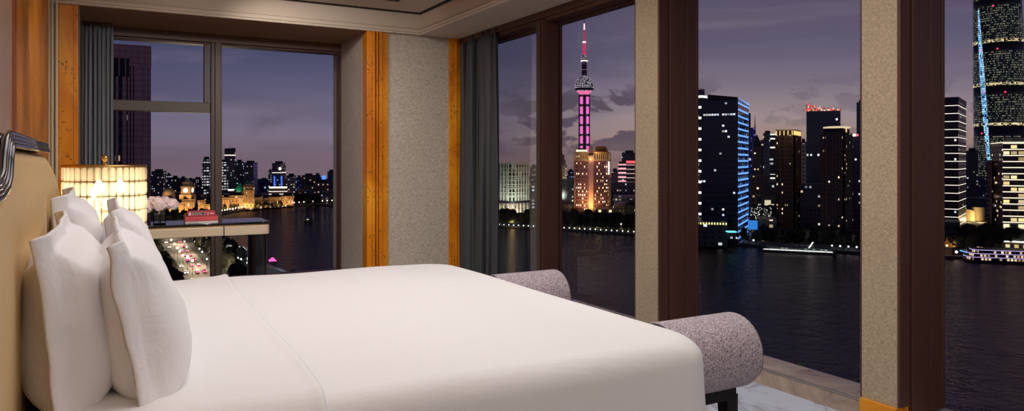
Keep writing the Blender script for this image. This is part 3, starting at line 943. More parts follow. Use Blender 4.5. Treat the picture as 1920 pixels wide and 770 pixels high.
rsp = [pt(a, b) for a, b in rs]
rl = rsp + [W(2700, 2300), W(1700, 2350), W(1000, 2350), W(600, 2350)]
struct(MB().prism(rl, G - 3, GL).build('ground_east_bank', LAND))
ls = [(700, 640), (560, 527), (500, 502), (430, 474), (398, 464), (376, 448), (384, 425), (408, 405), (440, 398), (480, 391.5), (520, 388), (560, 385.5), (600, 383), (640, 381), (720, 378)]
lsp = [pt(a, b) for a, b in ls]
ll = [(-900, 60), (150, 60)] + lsp + [W(600, 2350), W(-400, 2350)]
struct(MB().prism(ll, G - 3, GL).build('ground_west_bank', LAND))
# quay walls
def ribbon(pts, w, z0, z1, name, mat):
    mb = MB()
    for p, q in zip(pts, pts[1:]): mb.obox(p, q, w, z0, z1)
    return struct(mb.build(name, mat))
ribbon(rsp[1:], 3, G - 1, GL + .6, 'ground_east_quay', QUAY)
ribbon(lsp, 3, G - 1, GL + .6, 'ground_west_quay', QUAY)
# street on the near bank
road = [(296, 425), (312, 440), (326, 458), (340, 478), (356, 500), (376, 524), (400, 552)]
rp = [pt(a, b, GL) for a, b in road]
ASPH = plain('asphalt', srgb(96, 88, 82), .75, var=.15)
mb = MB()
for p, q in zip(rp, rp[1:]): mb.obox(p, q, 17, GL, GL + .12)
struct(mb.build('road', ASPH))

# ------------------------------------------------------------------ facades
def fac(name, wall, glass=(.01, .012, .02, 1), cw=3.3, ch=3.8, mx=.25, my=.28, p=.12, ca=(1, .75, .45, 1), cb=(1, .9, .75, 1), st=2.2, pf=0.0,
        band=None, rough=.45, gr=.2, pu=1.0):
    if name not in ('facade_warm_stone', 'facade_hotel', 'facade_white_office'):
        wall = tuple(min(.6, c * 2.1 + .006) for c in wall[:3]) + (1,); glass = tuple(c * 1.8 + .004 for c in glass[:3]) + (1,)
    t = NT(name)
    uv = t.n('ShaderNodeUVMap', uv_map='UVMap'); s = t.n('ShaderNodeSeparateXYZ'); t.t.links.new(uv.outputs[0], s.inputs[0])
    u, v = s.outputs[0], s.outputs[1]
    oi = t.n('ShaderNodeObjectInfo').outputs['Random']
    cu, cv = t.math('DIVIDE', u, cw), t.math('DIVIDE', v, ch)
    fu, fv = t.math('FRACT', cu), t.math('FRACT', cv)
    iu, iv = t.math('FLOOR', cu), t.math('FLOOR', cv)
    win = t.math('MULTIPLY', t.math('LESS_THAN', t.math('ABSOLUTE', t.math('SUBTRACT', fu, .5)), .5 - mx), t.math('LESS_THAN', t.math('ABSOLUTE', t.math('SUBTRACT', fv, .5)), .5 - my))
    ok = t.math('GREATER_THAN', v, -95.0)
    win = t.math('MULTIPLY', win, ok)
    cb_ = t.n('ShaderNodeCombineXYZ'); t.put(cb_.inputs[0], iu); t.put(cb_.inputs[1], iv); t.put(cb_.inputs[2], t.math('MULTIPLY', oi, 91.0))
    wn_ = t.n('ShaderNodeTexWhiteNoise', noise_dimensions='3D'); t.t.links.new(cb_.outputs[0], wn_.inputs['Vector'])
    lit = t.math('LESS_THAN', wn_.outputs['Value'], p)
    if pf:
        w2 = t.n('ShaderNodeTexWhiteNoise', noise_dimensions='2D'); c2 = t.n('ShaderNodeCombineXYZ'); t.put(c2.inputs[0], iv); t.put(c2.inputs[1], t.math('MULTIPLY', oi, 37.0))
        t.t.links.new(c2.outputs[0], w2.inputs['Vector'])
        fl = t.math('MULTIPLY', t.math('LESS_THAN', w2.outputs['Value'], pf), t.math('LESS_THAN', wn_.outputs['Value'], .75))
        lit = t.math('MAXIMUM', lit, fl)
    sc = t.n('ShaderNodeSeparateColor'); t.t.links.new(wn_.outputs['Color'], sc.inputs[0])
    col = t.mix(sc.outputs[1], ca, cb)
    e = t.math('MULTIPLY', t.math('MULTIPLY', lit, win), t.math('MULTIPLY', t.math('ADD', .25, sc.outputs[2]), st))
    if band:
        per, fr, bc, bs = band[:4]
        bm_ = t.math('MULTIPLY', t.math('LESS_THAN', t.math('FRACT', t.math('DIVIDE', v, per)), fr), ok)
        if len(band) > 4:   # broken up along the floor
            bm_ = t.math('MULTIPLY', bm_, t.math('GREATER_THAN', t.math('ADD', sc.outputs[0], band[4]), .5))
        col = t.mix(bm_, col, bc)
        e = t.math('ADD', t.math('MULTIPLY', e, t.math('SUBTRACT', 1.0, bm_)), t.math('MULTIPLY', bm_, bs))
    t.set(color=t.mix(win, wall, glass), rough=t.math('SUBTRACT', rough, t.math('MULTIPLY', win, rough - gr)), emc=col, ems=e)
    t.m.cycles.emission_sampling = 'NONE'
    return t.m
def hexa(r, g, b): return srgb(r, g, b)
WARMW = (1, .68, .34, 1); WARMP = (1, .85, .62, 1); COOLW = (.75, .88, 1, 1); WHITE = (1, .95, .88, 1); BLUE = (.12, .32, 1, 1)
FA = dict(
    dusk=fac('facade_dusk', hexa(48, 44, 62), p=.12, ca=WARMW, cb=COOLW, st=.8),
    brown=fac('facade_brown', hexa(74, 58, 54), cw=3.4, ch=3.6, p=.10, ca=WARMW, cb=WARMP, st=1.4),
    navy=fac('facade_navy', hexa(38, 44, 72), hexa(14, 18, 34), cw=3.0, p=.10, ca=COOLW, cb=WHITE, st=1.0),
    grid=fac('facade_lit_grid', hexa(40, 44, 54), cw=4.2, ch=4.4, mx=.14, my=.24, p=.62, ca=COOLW, cb=WHITE, st=.75),
    white=fac('facade_pale', hexa(120, 112, 112), cw=4, ch=4, p=.22, ca=WHITE, cb=WARMP, st=.7),
    red=fac('facade_reddish', hexa(92, 58, 52), cw=3.6, ch=4, p=.14, ca=(1, .4, .22, 1), cb=WARMP, st=1.1),
    apart=fac('facade_apartment', hexa(84, 62, 54), hexa(16, 13, 18), cw=3.4, ch=3.4, mx=.25, my=.29, p=.12, ca=WARMW, cb=WARMP, st=2.0),
    stone=fac('facade_warm_stone', hexa(206, 178, 140), hexa(46, 30, 18), cw=4.0, ch=5.0, mx=.29, my=.2, p=.30, ca=WARMW, cb=WARMP, st=1.5, rough=.8),
    hotel=fac('facade_hotel', hexa(140, 94, 100), hexa(40, 26, 30), cw=2.7, ch=3.5, mx=.27, my=.29, p=.36, ca=(1, .62, .22, 1), cb=WARMP, st=3.4, rough=.7),
    office=fac('facade_white_office', hexa(176, 172, 160), hexa(14, 20, 20), cw=4.2, ch=9.0, mx=.13, my=.10, p=.42, ca=(.35, .75, .5, 1), cb=(1, .9, .65, 1), st=.20, rough=.6),
    glassy=fac('facade_dark_glass', hexa(22, 28, 50), hexa(10, 14, 30), cw=1.9, ch=4.0, mx=.10, my=.33, p=.05, ca=COOLW, cb=WHITE, st=1.1, pf=.14, rough=.25, gr=.12),
    blueface=fac('facade_blue_led', hexa(18, 30, 76), hexa(12, 24, 70), cw=3.0, ch=4.6, p=.3, ca=BLUE, cb=(.3, .55, 1, 1), st=.6, band=(4.6, .30, (.16, .40, 1, 1), 1.15), rough=.3),
    striped=fac('facade_white_stripes', hexa(36, 38, 52), cw=6, ch=4.2, p=.3, ca=WHITE, cb=COOLW, st=.5, band=(8.4, .22, (1, .95, .85, 1), 1.8)),
    bands=fac('facade_thin_bands', hexa(26, 26, 34), hexa(10, 10, 16), cw=3, ch=4.2, p=.04, ca=COOLW, cb=WHITE, st=1.2, band=(7.0, .075, (1, .9, .7, 1), 1.7)),
    gold=fac('facade_gold_bands', hexa(70, 56, 50), hexa(16, 13, 14), cw=4.5, ch=4.3, mx=.1, my=.24, p=.30, ca=(1, .66, .25, 1), cb=(1, .82, .5, 1), st=1.3, band=(4.3, .15, (1, .84, .55, 1), 1.7)),
    violet=fac('facade_violet', hexa(52, 46, 120), hexa(40, 36, 110), cw=4, p=.3, ca=(.3, .22, .9, 1), cb=(.4, .3, 1, 1), st=.45),
    pink=fac('facade_pink_stripes', hexa(70, 44, 60), cw=5, ch=5.5, p=.1, ca=WARMP, cb=WHITE, st=1.2, band=(5.5, .45, (1, .45, .5, 1), 1.1)),
    mega=fac('facade_tower_glass', hexa(60, 70, 62), hexa(28, 36, 34), cw=.36, ch=4.6, mx=.10, my=.26, p=.55, ca=(.62, .74, .44, 1), cb=(.9, .88, .6, 1), st=.26, pf=.04, rough=.3),
    megaband=fac('facade_tower_band', hexa(30, 26, 30), cw=2, ch=6, p=.0),
    plant=fac('facade_low_block', hexa(48, 44, 48), cw=5, ch=4.2, p=.25, ca=WARMW, cb=COOLW, st=1.1),
    lowwarm=fac('facade_lit_podium', hexa(90, 74, 58), cw=5, ch=5.0, p=.62, ca=(1, .66, .2, 1), cb=(1, .85, .5, 1), st=1.5),
    tv=fac('facade_sphere_dots', hexa(44, 34, 66), hexa(240, 240, 255), cw=1, ch=4.0, mx=.36, my=.34, p=.85, ca=(1, .8, .9, 1), cb=(1, 1, 1, 1), st=1.8),
)
CONC = plain('roof_concrete', srgb(58, 54, 62), .8, var=.1)
DKMET = plain('dark_roof_metal', srgb(30, 28, 38), .5, var=.1)

def foot(px0, pxs, px1, d, a=35.0, dep=30.0):
    a = R(a); u0, us, u1 = uu(px0), uu(pxs), uu(px1)
    C = (us * d, d)
    sl = dep if pxs <= px0 else d * (us - u0) / (math.cos(a) + u0 * math.sin(a))
    sr = dep if pxs >= px1 else d * (u1 - us) / (math.sin(a) - u1 * math.cos(a))
    L = (-math.cos(a), math.sin(a)); Rr = (math.sin(a), math.cos(a))
    P = [C, (C[0] + Rr[0] * sr, C[1] + Rr[1] * sr), (C[0] + Rr[0] * sr + L[0] * sl, C[1] + Rr[1] * sr + L[1] * sl), (C[0] + L[0] * sl, C[1] + L[1] * sl)]
    return [RF(*p) for p in P]
def facing(px): return math.degrees(math.atan(uu(px)))
def scale_poly(P, s, cx=None):
    c = (sum(p[0] for p in P) / len(P), sum(p[1] for p in P) / len(P))
    return [(c[0] + (p[0] - c[0]) * s, c[1] + (p[1] - c[1]) * s) for p in P]
def centre(P): return (sum(p[0] for p in P) / len(P), sum(p[1] for p in P) / len(P))

def building(name, label, px0, pxs, px1, ytop, d, mat, a=None, dep=32, base=GL, roof=None, cat='building', group=None, top=None, mat2=None):
    if a is None:
        a = facing((px0 + px1) / 2)
        if pxs == px0: pxs = px1
    P = foot(px0, pxs, px1, d, a, dep)
    c = centre(P)
    b = thing(name, label, cat, (c[0], c[1], base), group)
    zt = WZ(ytop, d)
    T = scale_poly(P, top) if top else None
    if mat2:      # the right-hand face has a facade of its own
        m1, m2 = MB(), MB()
        m1.prism(P, base, zt, T); 
        f = m1.f; keep = [i for i in range(len(f)) if i != 0]
        m2.v = list(m1.v); m2.f = [m1.f[0]]; m2.uv = [m1.uv[0]]; m2.sm = [False]
        m1.f = [m1.f[i] for i in keep]; m1.uv = [m1.uv[i] for i in keep]; m1.sm = [m1.sm[i] for i in keep]
        m1.build('body', mat, b); m2.build('side_facade', mat2, b)
    else:
        MB().prism(P, base, zt, T).build('body', mat, b)
    if roof is None:
        q = scale_poly(T or P, .55)
        MB().prism(scale_poly(T or P, 1.0), zt, zt + 1.2).build('parapet', CONC, b)
        MB().prism(q, zt + .5, zt + 4.5).build('plant_room', CONC, b)
    return b, P, zt

# ---------------------------------------------------------------- near stone tower left
P = foot(196, 196, 282.5, 190, 11, 34)
a_ = 0
nt_base = GL
def strip_tower():
    C_ = W(283.2, 196)
    ux = RF(1, .52); ul = math.hypot(*ux); ux = (ux[0] / ul, ux[1] / ul); uy = (-ux[1], ux[0])
    def Q(a, b): return (C_[0] + ux[0] * a + uy[0] * b, C_[1] + ux[1] * a + uy[1] * b)
    zt = WZ(87, 196)
    b = thing('stone_tower', 'dark pinkish-brown stone office tower close outside, behind the blue-grey curtain', 'building', (Q(-8, 8)[0], Q(-8, 8)[1], GL))
    t = NT('brown_stone_panels'); uv = t.n('ShaderNodeUVMap', uv_map='UVMap'); br = t.n('ShaderNodeTexBrick')
    br.offset = 0; br.inputs['Scale'].default_value = 1; br.inputs['Brick Width'].default_value = 1.5; br.inputs['Row Height'].default_value = 1.5; br.inputs['Mortar Size'].default_value = .05
    br.inputs['Color1'].default_value = srgb(206, 168, 166); br.inputs['Color2'].default_value = srgb(190, 154, 154); br.inputs['Mortar'].default_value = srgb(120, 94, 98)
    t.t.links.new(uv.outputs[0], br.inputs['Vector']); t.set(color=br.outputs['Color'], rough=.7)
    MB().prism([Q(-24, 1.2), Q(0, 1.2), Q(0, 22), Q(-24, 22)], GL, zt).build('body', t.m, b)
    mb = MB()
    # pale fins standing proud; tall recessed window slots between them
    x = -.15
    for wdt, gap in [(3.4, .0), (.5, .25), (.5, .25), (.5, .25), (1.0, .9), (.7, .9), (.7, .9), (.7, .9), (.7, .9), (.7, .9), (.7, .9), (.7, .9)]:
        mb.prism([Q(x - wdt, 0), Q(x, 0), Q(x, 1.4), Q(x - wdt, 1.4)], GL, zt - 4.5)
        x -= wdt + gap
    mb.prism([Q(-24, -.05), Q(.05, -.05), Q(.05, 1.3), Q(-24, 1.3)], zt - 5.6, zt + .1)
    mb.build('stone_fins', t.m, b)
    gm = fac('tower_slot_glass', hexa(18, 16, 22), hexa(8, 8, 12), cw=1.4, ch=3.6, mx=.1, my=.3, p=.04, ca=WARMW, cb=WARMP, st=.8)
    MB().prism([Q(-24, .9), Q(-5.6, .9), Q(-5.6, 1.3), Q(-24, 1.3)], GL, zt - 6).build('window_slots', gm, b)
    mb = MB()
    zl, zh = WZ(146, 196), WZ(112, 196)
    mb.prism([Q(-22, -.15), Q(-5.2, -.15), Q(-5.2, .3), Q(-22, .3)], zl, zh)
    mb.build('louvre_recess', plain('louvre_black', srgb(20, 18, 24), .6), b)
    mb = MB()
    for i in range(11): mb.prism([Q(-6.2 - i * 1.5, -.3), Q(-5.9 - i * 1.5, -.3), Q(-5.9 - i * 1.5, .0), Q(-6.2 - i * 1.5, .0)], zl, zh)
    mb.build('louvre_fins', t.m, b)
strip_tower()

# ---------------------------------------------------------------- west bank skyline (left window)
def B(*a, **k): return building('office_tower' if k.pop('tower', 1) else 'building', *a, **k)
B('squat dark tower left of the clock tower with two warm lights near its top', 284, 306, 312, 322, 1250, FA['dusk'], a=-5)
B('low dark block at the left edge of the skyline beside the stone tower', 274, 274, 287, 334, 1300, FA['dusk'])
B('narrow dark block just right of the squat dark tower', 312, 312, 321, 329, 1320, FA['navy'])
B('dark tower with two rounded lit arches left of the clock tower', 321, 321, 336, 334, 1350, FA['navy'])
B('dim slab behind the clock tower', 337, 337, 350, 335, 1500, FA['dusk'])
B('dim stepped slab just right of the clock tower', 352, 352, 363, 338, 1450, FA['dusk'])
B('dim low slab between the clock tower and the lit striped tower', 363, 363, 379, 336, 1500, FA['dusk'])
B('dark tower with rows of bright cool floors left of the window mullion', 379, 379, 396, 299, 1150, FA['grid'])
B('cool lit gridded tower just right of the window mullion', 412, 412, 428, 304, 1200, FA['grid'])
b, P, zt = B('tallest slender dark tower of the west bank with a bright line near its slanted top', 421, 421, 441.5, 283, 1250, FA['dusk'], roof=0)
q = MB().prism(P, zt, zt + 2); mb = MB()
bm_v = [(*P[0], zt), (*P[1], zt), (*P[2], zt), (*P[3], zt), (*P[0], zt + 5), (*P[1], zt + 5), (*P[2], zt + 5), (*P[3], zt + 3)]
mb.v = [(x, y, z) for x, y, z in bm_v]; mb.v[5] = (P[1][0], P[1][1], zt + 6); mb.v[4] = (P[0][0], P[0][1], zt + 6); mb.v[7] = (P[3][0], P[3][1], zt + 2.5); mb.v[4] = (P[0][0], P[0][1], zt + 5)
for f in ((0, 1, 5, 4), (1, 2, 6, 5), (2, 3, 7, 6), (3, 0, 4, 7), (4, 5, 6, 7)): mb.face(f)
mb.build('slanted_crown', DKMET, b)
LINE = glow('warm_white_led', (1, .86, .66, 1), 2.2)
def ring(b, P, z0, z1, mat, name='light_band', s=1.02): MB().prism(scale_poly(P, s), z0, z1).build(name, mat, b)
ring(b, P, WZ(291.5, 1250), WZ(290, 1250), LINE)
B('mid-height dark glass slab beside the tallest slender tower', 441, 441, 457, 304, 1300, FA['navy'])
b, P, zt = B('broad dark reddish slab with a blue-lit side behind the tallest golden block', 456, 475, 483, 306, 1260, FA['dusk'], a=-8, mat2=fac('facade_blue_wash', hexa(26, 30, 110), hexa(18, 24, 110), p=.5, ca=(.06, .1, 1, 1), cb=(.1, .16, 1, 1), st=.30))
B('small bluish tower dotted with lights between the broad slab and the flat dark tower', 487, 487, 503, 338, 1400, fac('facade_blue_dots', hexa(36, 44, 92), cw=6, ch=6, p=.4, ca=(.2, .4, 1, 1), cb=(.5, .8, 1, 1), st=.8))
b, P, zt = B('flat-topped dark tower with one bright roof light and blue edge lines', 510, 525, 536, 307, 1230, FA['dusk'], a=-4)
MB().ball((*P[0], zt - 8), 2.2).build('roof_light', glow('roof_lamp', (1, .8, .55, 1), 8), b)
ring(b, P, WZ(324, 1230), WZ(323, 1230), LINE)
for px in (514.5, 528):
    q_ = W(px, 1226); MB().box(q_[0] - 1, q_[0] + 1, q_[1] - 1, q_[1] + 1, WZ(362, 1226), WZ(330, 1226)).build('blue_light_strip', glow('blue_led', (.08, .2, 1, 1), 1.1), b)
B('shorter dark wing attached left of the flat-topped dark tower', 503, 503, 511, 322, 1260, FA['dusk'])
B('pale tower with vertical strings of white lights', 536.5, 536.5, 556, 331, 1180, FA['white'])
B('blue-washed block right of the pale stringed tower', 556, 556, 566, 334, 1200, fac('facade_blue_block', hexa(34, 42, 110), p=.3, ca=(.1, .2, 1, 1), cb=(.2, .4, 1, 1), st=.35))
B('dark wide tower speckled with lights, stepped roofline', 566, 566, 592, 330, 1300, FA['brown'])
B('dark tower with a blue glowing top at its right', 590, 590, 601, 329, 1350, FA['navy'])
b, P, zt = B('low dark block crowned by a small blue beacon', 597, 597, 607, 337, 1340, FA['dusk'])
MB().box(P[0][0] - 3, P[0][0] + 3, P[0][1] - 3, P[0][1] + 3, zt, zt + 8).build('beacon', glow('blue_beacon', (.1, .25, 1, 1), 1.4), b)
B('reddish wide block with orange lower floors', 592, 592, 620, 342, 1180, FA['red'])
B('brown office block in front of the speckled dark tower', 567, 567, 592, 347, 1130, FA['brown'])
B('dark tower with cool lit upper windows near the right frame of the far window', 614, 614, 629, 323, 1260, FA['navy'])
B('darker narrow tower at the far right of the west bank', 627, 627, 640, 329, 1300, FA['dusk'])

FLOOD = (1, .56, .20)
rb = random.Random(21)
def far_row(label, group, x0, x1, step, yr, dr, mats, w=(5, 11)):
    px = x0
    while px < x1:
        wd_ = rb.uniform(*w)
        building('office_tower', label, px, px, px + wd_, rb.uniform(*yr), rb.uniform(*dr), FA[rb.choice(mats)], group=group, dep=24, roof=0)
        px += wd_ * rb.uniform(.6, 1.0) * step
far_row('dim distant block in the hazy rear row of the far window skyline', 'distant blocks of the west skyline', 276, 640, 1.0, (336, 352), (1550, 1900), ['dusk', 'navy', 'brown', 'dusk'])
far_row('dim distant low block behind the floodlit waterfront buildings', 'low blocks behind the waterfront', 276, 640, 1.1, (355, 366), (1000, 1060), ['brown', 'plant', 'red', 'dusk'], (8, 16))
far_row('dim distant block behind the golden hotel and white gridded office', 'distant blocks behind the hotel', 938, 1195, 1.1, (318, 340), (1500, 1700), ['dusk', 'navy', 'brown'])
far_row('dim distant block seen in the gaps between the towers', 'distant blocks between the towers', 1300, 1616, 1.0, (300, 330), (1250, 1450), ['dusk', 'navy', 'brown'])
far_row('dim distant block behind the black lined tower and shell hall', 'distant blocks behind the shell hall', 1756, 1870, 1.1, (330, 345), (1150, 1350), ['dusk', 'navy'])
GOLDST = plain('floodlit_limestone', srgb(214, 184, 142), .85, var=.05)
ROOFD = plain('slate_roof', srgb(60, 50, 50), .7)
def spot(loc, tgt, e, col=FLOOD, size=1.5, ang=130):
    v = Vector(tgt) - Vector(loc)
    o = light('SPOT', 'floodlight', loc, e, col, v.to_track_quat('-Z', 'Y').to_euler(), shadow_soft_size=size)
    o.data.spot_size = R(ang); o.data.spot_blend = .6
    return o
def flood(px, y, d, e, col=FLOOD, size=2.0, up=3):
    p = W(px, d)
    o = light('POINT', 'floodlight', (p[0], p[1], GL + up), e, col, shadow_soft_size=size)
    return o
def bund(label, px0, px1, ytop, d, pil=6, lights=1, e=26000, cor=True, extra=None):
    b, P, zt = building('waterfront_building', label, px0, px0 if False else px1, px1, ytop, d, FA['stone'], dep=22, roof=0)
    # front face runs from P[3] (left) to P[0] (right)
    A, Z = P[3], P[0]
    dx, dy = Z[0] - A[0], Z[1] - A[1]; L = math.hypot(dx, dy); dx /= L; dy /= L; nx, ny = dy, -dx
    mb = MB(); h = zt - GL
    for i in range(pil):
        s = L * (i + .5) / pil
        x, y = A[0] + dx * s, A[1] + dy * s
        mb.lathe([(.75, 0), (.75, 1), (.6, 1.2), (.52, h * .52), (.8, h * .55)], x + nx * .9, y + ny * .9, 8, z=GL + h * .26)
    mb.build('columns', GOLDST, b)
    mb = MB()
    for z0, z1, o in ((GL + h * .22, GL + h * .26, 1.6), (GL + h * .81, GL + h * .86, 1.6), (zt - 1.5, zt, 1.2)):
        q = [(A[0] + nx * o - dx * .6, A[1] + ny * o - dy * .6), (Z[0] + nx * o + dx * .6, Z[1] + ny * o + dy * .6), (Z[0] + dx * .6, Z[1] + dy * .6), (A[0] - dx * .6, A[1] - dy * .6)]
        mb.prism(q, z0, z1)
    mb.build('cornices', GOLDST, b)
    MB().prism(scale_poly(P, .8), zt, zt + 3.5, scale_poly(P, .62)).build('roof', ROOFD, b)
    for k in range(lights):
        s = L * (k + .5) / lights
        x, y = A[0] + dx * s + nx * 9, A[1] + dy * s + ny * 9
        spot((x, y, GL + 2), (x - nx * 9, y - ny * 9, GL + 15), e / lights * .24)
    return b, P, zt
def dome(b, c, z, r, h, mat, name='dome'):
    prof = [(r, 0), (r, h * .1)] + [(r * math.cos(k / 8 * PI / 2) + .05, h * .1 + h * .75 * math.sin(k / 8 * PI / 2)) for k in range(1, 9)] + [(.3, h), (.05, h * 1.25)]
    MB().lathe(prof, c[0], c[1], 16, z=z).build(name, mat, b)
bund('floodlit stone block with tall columns left of the clock tower, nearest the peonies', 296, 306, 376, 800, 4)
b, P, zt = bund('floodlit domed bank building behind the peonies', 306, 326, 372, 815, 8, 2, 40000)
c = centre(P); MB().lathe([(7, 0), (7, 4), (6, 4.5)], c[0], c[1], 16, z=zt).build('drum', GOLDST, b); dome(b, c, zt + 4, 6.6, 9, GOLDST)
spot((c[0] - 6, c[1] - 14, zt + 1), (c[0], c[1], zt + 8), 4000, ang=80)
# clock tower
b, P, zt = bund('golden clock tower building rising above its floodlit waterfront neighbours', 341, 366, 373, 800, 6, 2, 46000)
c = RF(uu(352) * 806, 806)
tw = MB()
def sq_(r): return [(c[0] + FW[0] * y + RT[0] * x, c[1] + FW[1] * y + RT[1] * x) for x, y in ((-r, -r), (r, -r), (r, r), (-r, r))]
tw.prism(sq_(6.4), zt - 1, zt + 5).prism(sq_(5.2), zt + 5, zt + 13); tw.prism(sq_(5.8), zt + 13, zt + 14); tw.prism(sq_(4.0), zt + 14, zt + 17.5); tw.prism(sq_(4.4), zt + 17.5, zt + 18.2)
tw.build('clock_tower', GOLDST, b, bevel=.15)
MB().prism(sq_(3.4), zt + 18.2, zt + 22.5, sq_(.4)).build('spire', GOLDST, b)
for sgn, v in ((0, (0, -1)), (1, (1, 0)), (2, (-1, 0))):
    mb = MB(); o = Vector((c[0] + FW[0] * v[1] * 5.3 + RT[0] * v[0] * 5.3, c[1] + FW[1] * v[1] * 5.3 + RT[1] * v[0] * 5.3, zt + 9.6))
    e1 = Vector((RT[0] if v[1] else FW[0], RT[1] if v[1] else FW[1], 0)); nn = Vector((FW[0] * v[1] + RT[0] * v[0], FW[1] * v[1] + RT[1] * v[0], 0))
    for off in (0, .25):
        mb.v += [tuple(o + nn * off + e1 * math.cos(i * PI / 12) * 2.5 + Vector((0, 0, math.sin(i * PI / 12) * 2.5))) for i in range(24)]
    for i in range(24): mb.face((i, (i + 1) % 24, 24 + (i + 1) % 24, 24 + i))
    mb.face(range(24, 48)); mb.face(list(reversed(range(24))))
    mb.build('clock_face', glow('clock_glow', (1, .92, .74, 1), 2.6), b)
for s_ in (-1, 1):
    spot((c[0] - FW[0] * 13 + RT[0] * 8 * s_, c[1] - FW[1] * 13 + RT[1] * 8 * s_, zt + 0), (c[0], c[1], zt + 12), 5500, ang=80)
bund('floodlit block with paired columns immediately left of the clock tower', 328, 342, 380, 795, 6, 1, 30000)
bund('gabled floodlit building just right of the clock tower', 371, 384, 375, 830, 5)
bund('low floodlit building touching the window mullion on its left', 384, 397, 382, 825, 5, 1, 22000)
bund('small floodlit building touching the window mullion on its right', 411, 419, 366, 870, 3)
bund('floodlit building under the long lit roofline right of the mullion', 418, 431, 370, 872, 5)
b, P, zt = bund('floodlit building with a green pyramid roof', 430, 457, 366, 880, 8, 2, 42000)
c = W(450.5, 895); GRN = plain('green_copper', srgb(60, 150, 116), .6)
cc = [(c[0] + FW[0] * y + RT[0] * x, c[1] + FW[1] * y + RT[1] * x) for x, y in ((-5.5, -5.5), (5.5, -5.5), (5.5, 5.5), (-5.5, 5.5))]
MB().prism(cc, zt, zt + 5).build('tower_base', GOLDST, b)
MB().prism(scale_poly(cc, 1.1), zt + 5, zt + 15, scale_poly(cc, .08)).build('green_pyramid_roof', GRN, b)
spot((c[0] - FW[0] * 12, c[1] - FW[1] * 12, zt + 3), (c[0], c[1], zt + 9), 8000, (.3, 1, .65), ang=70)
b, P, zt = bund('tallest golden waterfront block with a stepped top', 457, 477, 350, 885, 7, 2, 60000)
MB().prism(scale_poly(P, .82), zt, zt + 3.5).build('attic_storey', GOLDST, b)
MB().prism(scale_poly(P, .5), zt + 3.5, zt + 6).build('lantern_roof', GRN, b)
bund('long low floodlit building right of the tallest golden block', 477, 491, 370, 905, 6, 1, 30000)
bund('floodlit building with a pink-lit parapet', 491, 505, 371, 915, 5, 1, 30000)
bund('floodlit building below the terraced roof lights', 505, 528, 369, 925, 9, 2, 44000)
bund('last brightly floodlit building before the dark tree mound', 528, 551, 367, 945, 8, 2, 36000)
b, P, zt = building('hotel_block', 'dark block with three terraces outlined in bright warm lines', 505, 505, 538, 353, 1010, FA['brown'], roof=0)
for z in (351, 358, 363): ring(b, P, WZ(z + .9, 1010), WZ(z, 1010), LINE, s=1.04)
b, P, zt = building('low_block', 'low block with a bright roofline over the green pyramid roof building', 428, 428, 460, 357, 960, FA['brown'], roof=0)
ring(b, P, zt, zt + .8, LINE, s=1.03)
building('low_block', 'low dim block with scattered cool lights right of the floodlit buildings', 550, 550, 578, 372, 1000, FA['plant'])
building('low_block', 'low block lit orange at its foot near the right end of the promenade', 600, 600, 640, 372, 1080, FA['lowwarm'])
building('low_block', 'dim low roofs between the domed bank and the clock tower', 274, 274, 300, 372, 900, FA['brown'])

# ---------------------------------------------------------------- trees
def m_leaf(name, c0, c1):
    t = NT(name); v = t.noise(t.obj(), 1.6, 5, .7); t.set(color=t.mix(v, c0, c1), rough=.85, spec=.1)
    t.bump(v, .8, .6); return t.m
LEAF = m_leaf('night_foliage', srgb(32, 32, 28), srgb(64, 64, 50))
BARK = plain('tree_bark', srgb(52, 42, 36), .9)
def tree_proto(name, label, seed, loc, group, H=11.0):
    rnd = random.Random(seed)
    root = thing(name, label, 'tree', loc, group)
    mb = MB()
    for k in range(9):
        a = rnd.uniform(0, 6.28); r = rnd.uniform(0, 3.0) if k else 0
        c = Vector((r * math.cos(a), r * math.sin(a), H * .62 + rnd.uniform(-1.8, 2.6) - r * .35)); s = rnd.uniform(1.7, 3.0)
        bm = bmesh.new(); bmesh.ops.create_icosphere(bm, subdivisions=2, radius=s)
        b0 = len(mb.v)
        for v in bm.verts:
            q = v.co * (1 + .38 * mnoise.noise(v.co * .9 + Vector((seed * 3 + k, 0, 0)))) 
            mb.v.append(tuple(c + q))
        for f in bm.faces: mb.face([b0 + v.index for v in f.verts])
        bm.free()
    mb.build('crown', LEAF, root, local=True)
    MB().tube([(0, 0, 0), (.1, 0, H * .3), (0, .15, H * .6)], [.38, .28, .16], 6).build('trunk', BARK, root, local=True)
    return root
def along(pts, step, off=0.0):
    """points every 'step' metres along a polyline, shifted sideways"""
    out = []; carry = 0
    for p, q in zip(pts, pts[1:]):
        L = math.dist(p, q)
        if L < 1e-6: continue
        dx, dy = (q[0] - p[0]) / L, (q[1] - p[1]) / L
        s = carry
        while s < L:
            out.append((p[0] + dx * s - dy * off, p[1] + dy * s + dx * off)); s += step
        carry = s - L
    return out
rt = random.Random(11)
protos = {}
def plant(lst, label, group, hmin=.8, hmax=1.25):
    for i, (x, y) in enumerate(lst):
        v = rt.randrange(3)
        s = rt.uniform(hmin, hmax)
        if v not in protos:
            protos[v] = tree_proto('tree', label, v + 1, (x, y, GL), group)
            protos[v].scale = (s, s, s); protos[v].rotation_euler.z = rt.uniform(0, 6)
        else:
            dup(protos[v], (x, y, GL), rt.uniform(0, 6), label, group, s)
def seg(pts, x0, x1):   # sub-polyline between two photo columns
    return [p for p, (a, b) in zip(pts, rs if pts is rsp else ls) if x0 <= a <= x1]
def jit(L, j): return [(x + rt.uniform(-j, j), y + rt.uniform(-j, j)) for x, y in L]
def shore(pxys, inland):   # photo (column, shoreline row) pairs pushed inland by metres along the view axis
    return [W(a, dg(b) + inland) for a, b in pxys]
